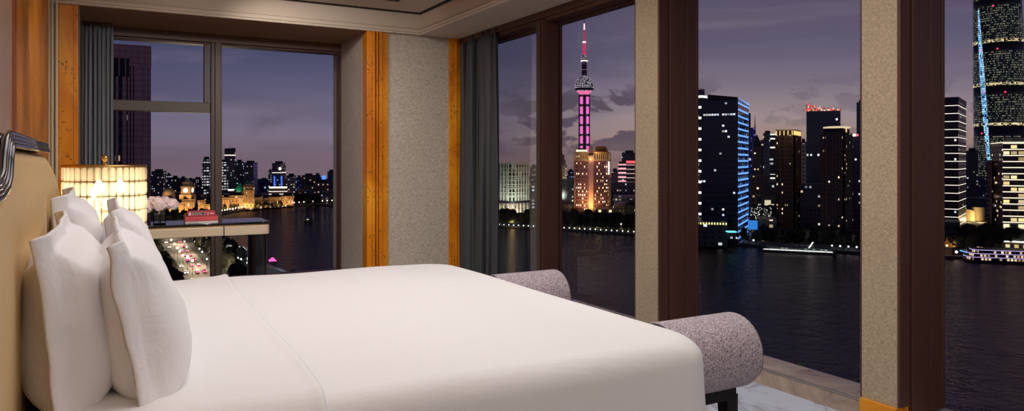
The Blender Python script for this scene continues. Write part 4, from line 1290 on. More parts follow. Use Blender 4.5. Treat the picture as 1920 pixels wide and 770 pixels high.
sA = [(925, 426), (1010, 430)]; sB = [(1048, 433), (1192, 442)]; sC = [(1296, 454), (1430, 464)]; sD = [(1430, 464), (1620, 477)]; sE = [(1752, 484), (1850, 488)]
plant(jit(along(shore(sA, 14), 8), 2.5) + jit(along(shore(sA, 30), 9), 3), 'dark tree in the park before the white gridded office', 'trees below the white gridded office', 1.0, 1.5)
plant(jit(along(shore(sB, 14), 8), 2.5) + jit(along(shore(sB, 28), 8), 3) + jit(along(shore(sB, 46), 9), 3), 'dark tree in the park between the golden hotel and the river', 'trees below the golden hotel', .9, 1.4)
plant(jit(along(shore(sC, 12), 8), 2) + jit(along(shore(sC, 24), 8), 2), 'dark tree on the quay below the blue-striped glass tower', 'trees below the blue-striped tower', .6, .95)
plant(jit(along(shore(sD, 12), 9), 2) + jit(along(shore(sD, 26), 8), 2) + jit(along(shore(sD, 42), 8), 2), 'dark tree on the quay below the two brown apartment towers', 'trees below the apartment towers', .8, 1.2)
plant(jit(along(shore(sE, 14), 7), 2) + jit(along(shore(sE, 30), 7), 3), 'dark tree around the gold-roofed pavilion on the far bank', 'trees around the pavilion', .8, 1.2)
# west bank: promenade mound and the street trees
plant(jit([W(a, 985 + rt.uniform(-4, 18)) for a in range(552, 600, 4)], 3), 'dark tree in the wooded mound at the end of the promenade', 'trees on the promenade mound', .9, 1.4)
plant(jit([W(a, 862 + (a - 415) * .55) for a in range(418, 530, 7)], 2), 'dark tree between the promenade and the floodlit buildings', 'trees along the promenade', .45, .75)
plant(jit([W(a, 772) for a in range(300, 396, 7)], 3), 'dark tree at the foot of the clock tower buildings', 'trees below the clock tower', .6, .9)
plant(jit(along([(x - 16, y - 4) for x, y in rp], 9), 2.5) + jit(along([(x - 30, y - 4) for x, y in rp], 10), 2.5), 'leafy street tree on the left side of the busy road', 'trees left of the road', .8, 1.2)
plant(jit(along([(x + 15, y + 3) for x, y in rp], 9), 2) + jit(along([(x + 27, y + 4) for x, y in rp[2:5]], 10), 2.5), 'leafy street tree between the busy road and the river', 'trees right of the road', .7, 1.1)

# ---------------------------------------------------------------- lamps
POLE = plain('lamp_pole', srgb(60, 60, 64), .6)
LG = glow('street_lamp_warm', (1, .80, .48, 1), 12); LGW = glow('street_lamp_white', (1, .96, .88, 1), 10); LGC = glow('street_lamp_cool', (.82, .92, 1, 1), 8)
def lamp_row(lst, label, group, mat, r=.75, h=5.0):
    root = None
    for (x, y) in lst:
        if root is None:
            root = thing('street_lamp', label, 'street lamp', (x, y, GL), group)
            MB().tube([(0, 0, 0), (0, 0, h)], .12, 5).build('pole', POLE, root, local=True)
            MB().ball((0, 0, h), r, 8, 6).build('globe', mat, root, local=True)
        else: dup(root, (x, y, GL), 0, label, group)
lamp_row(along([pt(a, b, GL) for a, b in [(411, 402), (440, 396.5), (480, 390.5), (520, 387), (560, 384.6), (600, 382), (636, 380)]], 8), 'small warm lamp along the curved promenade below the golden buildings', 'promenade lamps', LG, .65, 4)
lamp_row(along(shore([(936, 427), (1060, 433.5), (1190, 441.5)], 2.5), 5), 'tiny pale quay light at the water below the golden hotel', 'quay lights below the hotel', LGC, .42, 1.6)
lamp_row(along(shore([(1304, 454.5), (1430, 464)], 3), 11), 'tiny white quay light at the water below the blue-striped tower', 'quay lights below the blue-striped tower', LGW, .55, 3)
lamp_row(along(shore([(1560, 473.5), (1616, 477)], 3), 5), 'tiny white quay light right of the lit tour boat', 'quay lights right of the tour boat', LGW, .5, 3)
lamp_row(jit(along(shore([(1310, 456), (1616, 477)], 34), 13), 5), 'small park lamp among the trees below the towers', 'park lamps below the towers', LGW, .5, 7)
lamp_row(jit(along(shore([(940, 427), (1190, 441)], 22), 12), 5), 'small park lamp among the trees below the hotel', 'park lamps below the hotel', LG, .6, 6)
lamp_row(along(shore([(1762, 484.5), (1812, 487)], 2), 9), 'white quay light beneath the gold-roofed pavilion', 'quay lights below the pavilion', LGW, .75, 3)
lamp_row([pt(a, b, GL) for a, b in [(418, 484), (434, 491), (440, 494), (446, 496.5), (452, 499), (464, 506)]], 'white lamp on the jetty seen below the desk', 'jetty lamps', LGW, .5, 4)
for a, b in ((430, 484), (460, 500), (520, 508)):
    p = pt(a, b, GL); light('POINT', 'jetty_light', (*p, GL + 7), 2600, (.75, .85, 1), shadow_soft_size=.5)
lamp_row([pt(a, b, GL + 5) for a, b in [(317, 449), (321, 458), (327, 466), (333, 474), (337, 481), (343, 489), (352, 491), (361, 499)]], 'bright yellowish street lamp beside the busy road', 'road lamps', glow('road_lamp', (1, .85, .42, 1), 12), .6, 8)
lamp_row([pt(a, b, GL + 3) for a, b in [(366, 458), (383, 465), (385, 468), (390, 469), (374, 472), (379, 478), (388, 492), (346, 458), (350, 469)]], 'cool riverside lamp between the road and the river', 'riverside lamps near the road', LGC, .45, 5)
for (x, y) in [rp[i] for i in (1, 2, 3, 4, 5)]:
    light('POINT', 'street_light', (x + 4, y, GL + 9), 26000, (1, .80, .50), shadow_soft_size=1)
for a in (960, 1080, 1120, 1165): 
    p = W(a, dg(434) + 26); light('POINT', 'park_light', (*p, GL + 5), 2500, (1, .85, .3), shadow_soft_size=1)
for a, b in ((1320, 456), (1400, 462), (1500, 470), (1590, 476)):
    p = W(a, dg(b) + 20); light('POINT', 'park_light', (*p, GL + 7), 1200, (.9, .95, 1), shadow_soft_size=1)

# ---------------------------------------------------------------- cars on the road
def car(label, x, y, rz, body, away):
    c = thing('car', label, 'car', (x, y, GL + .12), 'cars on the lit road', rz)
    prof = [(-2.2, .35), (2.2, .35), (2.25, .8), (1.3, .95), (.7, 1.45), (-1.1, 1.45), (-1.8, .98), (-2.25, .9)]
    mb = MB(); mb.v = []
    n = len(prof)
    for s in (-.88, .88): mb.v += [(s, a, z) for a, z in prof]
    for i in range(n): mb.face((i, (i + 1) % n, n + (i + 1) % n, n + i))
    mb.face(list(reversed(range(n)))); mb.face(range(n, 2 * n))
    mb.build('body', body, c, local=True)
    tail, head = CARG
    mb = MB()
    for s in (-.6, .6): mb.box(s - .34, s + .34, -2.42, -2.2, .5, 1.1)
    mb.build('tail_light', tail if away else head, c, local=True)
    for s in (-.8, .8):
        for a in (-1.4, 1.4):
            MB().tube([(s - .12, a, .34), (s + .12, a, .34)], .34, 10).build('wheel', BLACKGL, c, local=True)
CARG = (glow('tail_lamp', (1, .05, .10, 1), 9), glow('head_lamp', (1, .92, .75, 1), 7))
CB = [plain('car_paint_dark', srgb(40, 40, 46), .3), plain('car_paint_silver', srgb(150, 150, 156), .3, .5), plain('car_paint_maroon', srgb(110, 30, 36), .3)]
rc = random.Random(4)
for k, s in enumerate([3, 16, 27, 38, 48, 56, 64, 73, 82, 92, 101]):
    for lane, away in ((-4.6, True), (-1.2, True), (4.4, False)):
        if rc.random() < .28: continue
        L = along(rp, 1.0, -lane)
        i = int(len(L) * (.18 + s / 130)) % (len(L) - 1)
        x, y = L[i]; x2, y2 = L[i + 1] if i + 1 < len(L) else L[i]
        rz = math.atan2(y2 - y, x2 - x) - PI / 2
        car('car with red tail lights in the queue on the road below the desk' if away else 'car in the oncoming lane of the road below the desk', x, y, rz + PI, CB[rc.randrange(3)], away)
# ================================================================== EAST BANK
def BB(name, *a, **k): return building(name, *a, **k)
# white gridded office with rounded corner, green inner light
def rounded(P, r=8, n=5):
    out = []
    for i in range(len(P)):
        a, b, c = Vector(P[i - 1]), Vector(P[i]), Vector(P[(i + 1) % len(P)])
        u1_, u2_ = (a - b).normalized(), (c - b).normalized()
        p0, p2 = b + u1_ * r, b + u2_ * r
        for k in range(n + 1):
            t_ = k / n
            q = p0 * (1 - t_) ** 2 + b * 2 * t_ * (1 - t_) + p2 * t_ ** 2
            out.append((q.x, q.y))
    return out
d = 760
P = rounded(foot(925, 961, 996, d, 42), 6)
c = centre(P); zt = WZ(307, d); zb = WZ(377, d)
b = thing('office_block', 'white gridded round-cornered office block lit green inside, beside the curtain', 'building', (*c, GL))
MB().prism(scale_poly(P, .96), zb, zt - 1).build('body', FA['office'], b)
WHC = plain('white_concrete', srgb(196, 192, 178), .7, var=.03)
mb = MB()
q = scale_poly(P, 1.0)
for k in range(10):
    z = zb + (zt - zb) * k / 9
    mb.prism(q, z - .45, z + .45)
mb.build('floor_slabs', WHC, b)
mb = MB()
per = along(P + [P[0]], 4.3)
for x, y in per: mb.box(x - .45, x + .45, y - .45, y + .45, zb, zt + .8)
mb.build('fins', WHC, b)
MB().prism(scale_poly(P, 1.03), zb - 2.5, zb).build('canopy_slab', DKMET, b)
MB().prism(scale_poly(P, .9), GL, zb - 2.5).build('podium', FA['lowwarm'], b)
mb = MB()
for x, y in along(scale_poly(P, 1.0) + [scale_poly(P, 1.0)[0]], 5.5): mb.lathe([(.6, 0), (.6, zb - 2.5 - GL)], x, y, 8, z=GL)
mb.build('columns', WHC, b)
for px, e in ((944, 16000), (958, 20000), (972, 16000), (988, 16000)):
    p = W(px, d - 14); q2 = W(px, d); spot((*p, GL + 3), (*q2, GL + 16), e * 2.0, (.95, 1, .85))
p = W(964, d - 13); q2 = W(964, d); spot((*p, GL + 22), (*q2, GL + 30), 2600, (.3, .9, .5))

BB('low_block', 'small dim building between the white gridded office and the mullion', 995, 995, 1008, 345, 900, FA['plant'])
BB('office_tower', 'dim bluish slab behind the white gridded office', 994, 994, 1008, 314, 1100, FA['dusk'])

# tower with art deco steps at the mullion
b, P, zt = BB('stepped_tower', 'slender pale tower with a stepped top just left of the golden hotel', 1044, 1044, 1063, 308, 900, fac('facade_deco', hexa(140, 120, 104), cw=3, mx=.3, p=.15, st=.8), roof=0)
MB().prism(scale_poly(P, .75), zt, zt + 6).prism(scale_poly(P, .5), zt + 6, zt + 12).prism(scale_poly(P, .2), zt + 12, zt + 16, scale_poly(P, .02)).build('stepped_crown', plain('deco_stone', srgb(160, 140, 120), .7), b)
p = W(1056, 880); light('POINT', 'floodlight', (*p, WZ(345, 880)), 6000, (1, .8, .6))
BB('low_block', 'dark curved hall with glowing white shell under the slender stepped tower', 1044, 1044, 1075, 336, 820, FA['plant'], roof=0)
s = thing('globe_dome', 'pale lit globe-shaped dome left of the golden hotel', 'dome', (*W(1051, 780), GL))
pz = W(1051, 790)
sh = NT('shell_panels'); sh.set(color=srgb(190, 196, 190), rough=.4)
MB().ball((pz[0], pz[1], WZ(364, 790)), 9.0, 20, 12).build('shell', sh.m, s)
MB().lathe([(6, 0), (5, WZ(368, 790) - GL - 6)], pz[0], pz[1], 14, z=GL).build('base', CONC, s)
p = W(1056, 776); light('POINT', 'floodlight', (*p, WZ(368, 776)), 2600, (.9, 1, .95))
BB('low_block', 'low dim riverside hall with pale strip left of the golden hotel foot', 1044, 1044, 1074, 384, 740, FA['plant'])
BB('office_tower', 'thin blue-lit tower glimpsed left of the golden hotel', 1064, 1064, 1076, 322, 1300, fac('facade_bluish', hexa(46, 60, 110), p=.3, ca=(.2, .4, 1, 1), cb=COOLW, st=.6))

# ---------------------------------------------------------------- golden hotel
d = 720
hb_ = thing('hotel_tower', 'golden floodlit hotel tower with lit colonnaded crown and mansard roof', 'building', (*W(1110, d + 18), GL))
def hq(px, dd): return W(px, dd)
# plan: left wing, chamfered centre bay, right wing
L0, L1 = hq(1076, d + 16), hq(1103, d + 1)
C0, C1 = hq(1104, d - 1), hq(1112.5, d - 1)
R0, R1 = hq(1113.5, d + 1), hq(1145, d + 16)
BK0, BK1 = hq(1140, d + 46), hq(1082, d + 46)
zt = WZ(299, d)
HS = plain('hotel_stone', srgb(176, 136, 120), .75, var=.05)
MB().prism([L0, L1, R0, R1, BK0, BK1], GL, zt).build('body', FA['hotel'], hb_)
MB().prism([C0, C1, R0, L1], GL, WZ(291, d)).build('centre_bay', HS, hb_)
MB().prism([L0, hq(1078.5, d + 14.4), hq(1079, d + 20), hq(1077, d + 22)], GL, zt).build('corner_pier', HS, hb_)
MB().prism([hq(1140.5, d + 13.3), hq(1145.3, d + 15.8), hq(1145, d + 22), hq(1140, d + 22)], GL, zt).build('corner_pier', HS, hb_)
zc = WZ(287, d)
mb = MB()
allp = [L0, L1, R0, R1, BK0, BK1]
mb.prism(scale_poly(allp, .93), zt, zc).build('crown_core', FA['apart'], hb_)
mb = MB()
for A, Z, n_ in ((L0, L1, 7), (R0, R1, 8)):
    for i in range(n_ + 1):
        x, y = A[0] + (Z[0] - A[0]) * i / n_, A[1] + (Z[1] - A[1]) * i / n_
        mb.box(x - .45, x + .45, y - .45, y + .45, zt - .5, zc)
mb.build('crown_columns', GOLDST, hb_)
MB().prism(scale_poly(allp, 1.01), zc, zc + 1.0).prism(scale_poly(allp, 1.01), zt - 1.0, zt).build('crown_cornice', GOLDST, hb_)
rl = [hq(1080, d + 14), hq(1101, d + 5), hq(1101, d + 34), hq(1084, d + 36)]
rr_ = [hq(1112, d + 4), hq(1142, d + 16), hq(1138, d + 40), hq(1112, d + 38)]
MB().prism(rl, zc + .5, WZ(277, d), scale_poly(rl, .62)).build('mansard_roof', ROOFD, hb_)
MB().prism(rr_, zc + .5, WZ(273.5, d), scale_poly(rr_, .62)).build('mansard_roof', plain('mansard_copper', srgb(196, 128, 70), .6), hb_)
MB().prism([hq(1103, d), hq(1112.8, d), hq(1113, d + 26), hq(1103, d + 26)], zc, WZ(274, d), scale_poly([hq(1103, d), hq(1112.8, d), hq(1113, d + 26), hq(1103, d + 26)], .8)).build('centre_attic', GOLDST, hb_)
MB().prism([hq(1118, d + 7), hq(1136, d + 15), hq(1135, d + 18), hq(1118, d + 12)], WZ(283, d), WZ(279.5, d)).build('dormer', ROOFD, hb_)
# gold lettering on the roof edge, stacked lit characters on the right corner
GLT = glow('gold_sign_letters', (1, .80, .28, 1), 5)
def text(body, size, loc, rz, parent, mat, name, ext=.12):
    cu = D.curves.new(name, 'FONT'); cu.body = body; cu.size = size; cu.extrude = ext; cu.align_x = 'CENTER'; cu.align_y = 'CENTER'
    cu.materials.append(mat)
    o = D.objects.new(name, cu); COL.objects.link(o); o.parent = parent
    bpy.context.view_layer.update()
    me = D.meshes.new_from_object(o.evaluated_get(bpy.context.evaluated_depsgraph_get()))
    D.objects.remove(o)
    o = D.objects.new(name, me); COL.objects.link(o); o.parent = parent
    o.location = Vector(loc) - wloc(parent); o.rotation_euler = (R(90), 0, rz)
    return o
ang = math.atan2(L1[1] - L0[1], L1[0] - L0[0])
m_ = W(1090.5, d - 2)
text('SHANGRI-LA', 2.5, (m_[0], m_[1], WZ(282.5, d - 2)), ang, hb_, GLT, 'sign_lettering', .2)
ang2 = math.atan2(R1[1] - R0[1], R1[0] - R0[0])
WSG = glow('white_sign_letters', (1, .86, .70, 1), 4)
for i, ch in enumerate('香格里拉店'[:5]):
    p = W(1141.8, d + 12)
    text(ch, 2.3, (p[0], p[1], WZ(305 + i * 5.0, d + 12)), ang2, hb_, WSG, 'sign_character', .15)
for px, z_, e in ((1088, 4, 9000), (1109, 3, 9000), (1126, 4, 12000), (1141, 4, 9000)):
    p = W(px, d - 12); q2 = W(px, d + 4); spot((*p, GL + 12), (*q2, GL + 32), e * 3.4, (1, .60, .18))
for px in (1084, 1096, 1108, 1120, 1134):
    p = W(px, d - 3); light('POINT', 'floodlight', (*p, zt + .5), 900, (1, .66, .25), shadow_soft_size=.5)
for px in (1108, 1122, 1138):
    p = W(px, d + 1); light('POINT', 'floodlight', (*p, zc + 1.5), 900, (1, .62, .22), shadow_soft_size=.5)
p = W(1108, d - 30); q2 = W(1108, d); spot((*p, WZ(330, d)), (*q2, WZ(315, d)), 9000, (.75, .35, .8))

BB('office_tower', 'dark blue tower right of the golden hotel, above the pink striped block', 1166, 1166, 1194, 287, 1150, FA['navy'])
b, P, zt = BB('office_tower', 'small tower of pink lit stripes with a rounded shoulder', 1159, 1159, 1174, 307, 950, FA['pink'], roof=0)
MB().prism(scale_poly(P, .8), zt, zt + 3).build('shoulder', CONC, b)
b, P, zt = BB('office_tower', 'dark striped tower with a red sign beside the pink striped one', 1174.5, 1174.5, 1196, 305, 940, fac('facade_pale_stripes', hexa(60, 50, 60), cw=5, ch=5.5, p=.1, st=1, band=(5.5, .2, (1, .7, .6, 1), .6)), roof=0)
MB().obox(scale_poly(P, 1.03)[3], scale_poly(P, 1.03)[0], .8, zt - .5, zt + 2.6).build('red_sign', glow('red_sign_glow', (1, .05, .06, 1), 3), b)
BB('low_block', 'dim block with two white roof lights right of the golden hotel', 1146, 1146, 1160, 322, 1000, FA['plant'])
BB('exhibition_hall', 'long low dark hall right of the golden hotel', 1145, 1145, 1200, 342, 900, FA['dusk'], roof=0)
BB('low_block', 'low hall with pale roof and white floodlights right of the hotel podium', 1150, 1150, 1200, 368, 800, FA['white'], roof=0)
b, P, zt = BB('hotel_podium', 'low podium with bright yellow windows at the golden hotel foot', 1116, 1116, 1150, 392, 700, FA['lowwarm'], roof=0)
BB('low_block', 'stone-faced low wing right of the yellow-windowed podium', 1150, 1150, 1172, 383, 720, FA['brown'], roof=0)
BB('low_block', 'low wing with pointed window partly behind the beige pilaster', 1172, 1172, 1200, 385, 725, FA['brown'])

# ---------------------------------------------------------------- television tower with spheres
d = 2100
c = W(1095.5, d); k_ = d / F
tv = thing('television_tower', 'tall television tower with dotted spheres, pink lit shaft and needle mast', 'tower', (*c, GL))
PINK_L = glow('magenta_led', (1, .14, .55, 1), 1.25); PUR_L = glow('purple_led', (.55, .14, .75, 1), 1.5)
SHAFT = plain('tower_shaft', srgb(70, 40, 92), .6)
zS = WZ(160, d)
for off in (-8.6, 8.6):
    x, y = c[0] + RT[0] * off * k_, c[1] + RT[1] * off * k_
    MB().lathe([(3.4, 0), (3.0, WZ(178, d) - GL)], x, y, 16, z=GL).build('side_column', PUR_L if False else SHAFT, tv)
    z0, z1 = WZ(345, d), WZ(179, d)
    mb = MB()
    for i in range(9):
        a_, b_ = z0 + (z1 - z0) * (i + .14) / 9, z0 + (z1 - z0) * (i + .86) / 9
        xx, yy = c[0] + RT[0] * off * .62 * k_ - FW[0] * 3, c[1] + RT[1] * off * .62 * k_ - FW[1] * 3
        mb.box(xx - 3.6, xx + 3.6, yy - 3, yy + 3, a_, b_)
    mb.build('lit_panels', PINK_L, tv)
MB().lathe([(5.2, 0), (4.6, WZ(178, d) - GL)], c[0] - FW[0] * 8, c[1] - FW[1] * 8, 16, z=GL).build('centre_column', plain('centre_column_purple', srgb(52, 44, 96), .5), tv)
mb = MB()
for i in range(10):
    z = WZ(345, d) + (WZ(179, d) - WZ(345, d)) * i / 9
    mb.lathe([(17, -1.6), (17, 1.6)], c[0], c[1], 20, z=z)
mb.build('ring_beams', plain('ring_beam', srgb(120, 50, 96), .5), tv)
r = 18 * k_
dots = fac('sphere_dots', hexa(44, 34, 60), hexa(250, 235, 250), cw=1, ch=4.6, mx=.30, my=.27, p=.9, ca=(1, .8, .92, 1), cb=(1, 1, 1, 1), st=1.5)
def sphere_part(nm, a0, a1, mat, rr=r, zc_=zS, n=36):
    prof = [(max(.05, rr * math.cos(a0 + (a1 - a0) * i / 12)), rr * math.sin(a0 + (a1 - a0) * i / 12)) for i in range(13)]
    return MB().lathe(prof, c[0], c[1], n, z=zc_).build(nm, mat, tv)
sphere_part('upper_sphere', R(-38), R(89), dots)
sphere_part('sphere_base', R(-70), R(-38), glow('sphere_pink', (1, .18, .42, 1), 1.0))
MB().lathe([(r * 1.01, -1.2), (r * 1.01, 1.2)], c[0], c[1], 36, z=zS - r * .42).build('sphere_ring', DKMET, tv)
MB().lathe([(8, 0), (7, WZ(110, d) - WZ(145, d))], c[0], c[1], 16, z=WZ(145, d)).build('neck', SHAFT, tv)
MB().lathe([(7.6, 0), (7.6, 7)], c[0], c[1], 16, z=WZ(135.5, d)).build('neck_band', glow('neck_gold', (1, .78, .5, 1), 3), tv)
sphere_part('small_sphere', R(-80), R(89), dots, 6 * k_, WZ(108, d), 16)
MB().lathe([(10, 0), (10, 2.5)], c[0], c[1], 16, z=WZ(115, d)).build('small_sphere_band', glow('neck_gold2', (1, .8, .7, 1), 2.4), tv)
MB().lathe([(4.6, 0), (3.2, WZ(79, d) - WZ(103, d))], c[0], c[1], 10, z=WZ(103, d)).build('mast_foot', glow('mast_red', (.75, .03, .12, 1), .9), tv)
MB().lathe([(4.6, 0), (4.6, 3)], c[0], c[1], 10, z=WZ(80, d)).build('mast_collar', glow('mast_white', (1, .9, .9, 1), 3), tv)
MB().lathe([(2.6, 0), (2.0, WZ(56, d) - WZ(78, d))], c[0], c[1], 10, z=WZ(78, d)).build('mast', glow('mast_red2', (.65, .03, .12, 1), .7), tv)
MB().lathe([(2.4, 0), (1.8, WZ(44, d) - WZ(56, d))], c[0], c[1], 10, z=WZ(56, d)).build('mast_tip', glow('mast_pale', (1, .75, .78, 1), 1.2), tv)
MB().lathe([(.9, 0), (.3, WZ(27, d) - WZ(44, d))], c[0], c[1], 8, z=WZ(44, d)).build('needle', DKMET, tv)

# ---------------------------------------------------------------- towers in the bay left of centre pilaster
b, P, zt = BB('office_tower', 'tower of white lit floors between the brown window column and the blue-lit glass tower', 1297, 1316, 1326, 178, 575, FA['striped'], a=50, roof=0)
MB().prism(rounded(scale_poly(P, .88), 4), zt, WZ(167, 575)).build('round_crown', FA['navy'], b)
MB().prism(rounded(scale_poly(P, .92), 4), WZ(168, 575), WZ(166, 575)).build('crown_rim', STEEL, b)

d = 520
b, P, zt = BB('glass_tower', 'big dark glass tower with a blue-striped lit side face', 1315, 1383.5, 1404, 184, d, FA['glassy'], a=25, roof=0, mat2=FA['blueface'])
MB().obox(P[0], (P[0][0] * .985 + P[3][0] * .015, P[0][1] * .985 + P[3][1] * .015), 1.2, GL, zt).build('dark_edge', DKMET, b)
# sloping glass screens on the roof
zl, zr = WZ(174, d), WZ(181, d)
A, Z = P[3], P[0]
mb = MB()
def screen(A, Z, z0, za, zb_, w=.6):
    mb = MB(); dx, dy = Z[0] - A[0], Z[1] - A[1]; L = math.hypot(dx, dy); nx, ny = -dy / L * w, dx / L * w
    mb.v = [(A[0], A[1], z0), (Z[0], Z[1], z0), (Z[0] + nx, Z[1] + ny, z0), (A[0] + nx, A[1] + ny, z0), (A[0], A[1], za), (Z[0], Z[1], zb_), (Z[0] + nx, Z[1] + ny, zb_), (A[0] + nx, A[1] + ny, za)]
    for f in ((0, 1, 5, 4), (1, 2, 6, 5), (2, 3, 7, 6), (3, 0, 4, 7), (4, 5, 6, 7), (3, 2, 1, 0)): mb.face(f)
    return mb
s0 = (A[0] * .82 + Z[0] * .18, A[1] * .82 + Z[1] * .18)
screen(s0, Z, zt - 1, WZ(175, d), WZ(182, d)).build('roof_screen', DKMET, b)
screen(Z, P[1], zt, zt + .2, zt - 1, -.6).build('roof_edge', glow('blue_edge', (.25, .5, 1, 1), 1), b)
MB().prism(scale_poly(P, .6), zt, zt + 2).build('plant_room', CONC, b)
BB('office_tower', 'narrow dark blue shoulder right of the blue-striped face', 1403.5, 1403.5, 1407.5, 212, 540, FA['navy'], roof=0)
b, P, zt = BB('low_block', 'low podium with a row of yellow windows under the blue-lit glass tower', 1306, 1306, 1364, 416, 505, FA['plant'], roof=0)
mb = MB(); A, Z = P[3], P[0]
for i in range(11):
    f0 = (i + .25) / 11; f1 = f0 + .045
    mb.obox((A[0] + (Z[0] - A[0]) * f0, A[1] + (Z[1] - A[1]) * f0), (A[0] + (Z[0] - A[0]) * f1, A[1] + (Z[1] - A[1]) * f1), .5, WZ(421.5, 505), WZ(417.5, 505))
mb.build('yellow_windows', glow('yellow_window', (.9, .85, .3, 1), 1.6), b)
b = thing('canopy', 'small cyan lit canopy below the blue-lit glass tower', 'canopy', (*W(1371, 492), GL))
p, q = W(1363, 492), W(1379, 492)
MB().obox(p, q, 6, WZ(435, 492), WZ(433, 492)).build('canopy_roof', glow('cyan_canopy', (.15, .8, .85, 1), 1.6), b)
mb = MB()
for f in (.05, .5, .95): mb.box(p[0] + (q[0] - p[0]) * f - .2, p[0] + (q[0] - p[0]) * f + .2, p[1] + (q[1] - p[1]) * f - .2, p[1] + (q[1] - p[1]) * f + .2, GL, WZ(435, 492))
mb.build('posts', POLE, b)

b, P, zt = BB('spire_tower', 'slim violet tower with a needle antenna behind the blue-lit glass tower', 1406, 1406, 1417, 239, 900, FA['violet'], roof=0)
c = W(1415.5, 905); MB().lathe([(.7, 0), (.15, WZ(216, 905) - zt)], c[0], c[1], 6, z=zt).build('antenna', DKMET, b)
MB().lathe([(5.5, GL - GL), (5.0, WZ(268, 880) - GL), (.2, WZ(252, 880) - GL)], *W(1419, 880), 14, z=GL).build('tapered_shaft', FA['dusk'], b)
BB('apartment_tower', 'dim brown slab between the violet tower and the white-striped sliver', 1414, 1414, 1438, 274, 820, FA['brown'])
b, P, zt = BB('office_tower', 'dark blue stepped tower left of the tower with stacked white lights', 1431, 1431, 1447, 249, 740, FA['dusk'], roof=0)
MB().prism(scale_poly(P, .6), zt, zt + 2.5).build('roof_block', CONC, b)
BB('office_tower', 'lower dark shoulder of the blue stepped tower', 1426, 1426, 1432, 262, 750, FA['dusk'], roof=0)
BB('office_tower', 'sliver tower of stacked white light bars left of the gold-crowned apartments', 1444, 1444, 1455, 249, 700, fac('facade_white_bars', hexa(40, 44, 60), cw=8, ch=4, p=.2, ca=WHITE, cb=COOLW, st=.6, band=(4.2, .38, (1, .95, .9, 1), 1.0, -.02)), roof=0)
def apartment(label, x0, xs, x1, ytop, d, a, crown='flat'):
    b, P, zt = BB('apartment_tower', label, x0, xs, x1, ytop + 6, d, FA['apart'], a=a, roof=0)
    # piers and balcony slabs
    mb = MB()
    for A, Z, n_ in ((P[3], P[0], 7), (P[0], P[1], 5)):
        for i in range(n_ + 1):
            x, y = A[0] + (Z[0] - A[0]) * i / n_, A[1] + (Z[1] - A[1]) * i / n_
            mb.box(x - .5, x + .5, y - .5, y + .5, GL, zt)
    mb.build('piers', plain('apartment_render', srgb(104, 78, 68), .8), b)
    mb = MB(); z = GL + 3.4
    while z < zt:
        for A, Z, n_ in ((P[3], P[0], 7), (P[0], P[1], 5)):
            for i in range(0, n_):
                if i % 2 == 0:
                    p_ = (A[0] + (Z[0] - A[0]) * (i + .1) / n_, A[1] + (Z[1] - A[1]) * (i + .1) / n_); q_ = (A[0] + (Z[0] - A[0]) * (i + .9) / n_, A[1] + (Z[1] - A[1]) * (i + .9) / n_)
                    mb.obox(p_, q_, 1.9, z - .3, z + .45)
        z += 6.8
    mb.build('balconies', plain('balcony_slab', srgb(112, 88, 78), .8), b)
    return b, P, zt
b, P, zt = apartment('brown apartment tower with a flat gold-lit crown of short columns', 1455, 1489, 1501, 247, 600, 31)
MB().prism(scale_poly(P, .93), zt, zt + 4).build('crown_core', plain('crown_shade', srgb(60, 44, 36), .8), b)
mb = MB(); q = scale_poly(P, 1.0)
for x, y in along(q + [q[0]], 3.2): mb.box(x - .28, x + .28, y - .28, y + .28, zt, zt + 3.6)
mb.build('crown_columns', glow('gold_columns', (1, .72, .22, 1), 1.1), b)
MB().prism(scale_poly(P, 1.05), zt + 3.6, zt + 4.6).build('crown_slab', GOLDST, b)
for px in (1462, 1478, 1494):
    p = W(px, 590); light('POINT', 'floodlight', (*p, zt + 1), 500, (1, .7, .25), shadow_soft_size=.4)
BB('office_tower', 'narrow greenish dotted slab between the two gold-crowned towers', 1501, 1501, 1512, 268, 720, FA['white'])
b, P, zt = BB('skyscraper', 'tall dark grey skyscraper with a ragged crown of coloured lights', 1512, 1512, 1576, 207, 690, fac('facade_grey_glass', hexa(42, 52, 66), hexa(20, 26, 38), cw=3.2, ch=4.2, p=.035, ca=COOLW, cb=WHITE, st=2.0, pf=.03, rough=.3, gr=.15), roof=0)
A, Z = P[3], P[0]
mb = MB(); cm = [MB(), MB(), MB()]
rk = random.Random(9)
for i in range(34):
    f = i / 33; x, y = A[0] + (Z[0] - A[0]) * f, A[1] + (Z[1] - A[1]) * f
    top = WZ(193 + 9.5 * f ** .6 + rk.uniform(0, 3) * (f > .2), 690)
    mb.box(x - .18, x + .18, y - .18, y + .18, zt, top)
    z = zt
    while z < top - .6:
        h = rk.uniform(.6, 1.6)
        if rk.random() < .6: cm[rk.choice([0, 0, 1, 2])].box(x - .35, x + .35, y - .5, y - .1, z, z + h)
        z += h + .3
mb.build('crown_lattice', DKMET, b)
for m_, n_, c_, s_ in zip(cm, ('red_lights', 'amber_lights', 'white_lights'), ((1, .10, .08, 1), (1, .6, .2, 1), (.8, 1, .85, 1)), (1.3, 1.3, 1.2)): m_.build(n_, glow('crown_' + n_, c_, s_), b)
b, P, zt = apartment('brown apartment tower with an oval gold-lit ring on top, beside the beige pilaster', 1540, 1582, 1597, 241, 560, 34)
MB().prism(scale_poly(P, .85), zt, zt + 3).build('crown_core', plain('crown_shade', srgb(60, 44, 36), .8), b)
c = centre(P); rr2 = 25 / F * 560 * .98
mb = MB()
for i in range(40):
    a_ = 2 * PI * i / 40; x, y = c[0] + (rr2 - 3) * math.cos(a_), c[1] + (rr2 - 3) * math.sin(a_); mb.box(x - .22, x + .22, y - .22, y + .22, zt - 1, zt + 3)
mb.build('ring_columns', glow('gold_columns_2', (1, .74, .25, 1), 1.0), b)
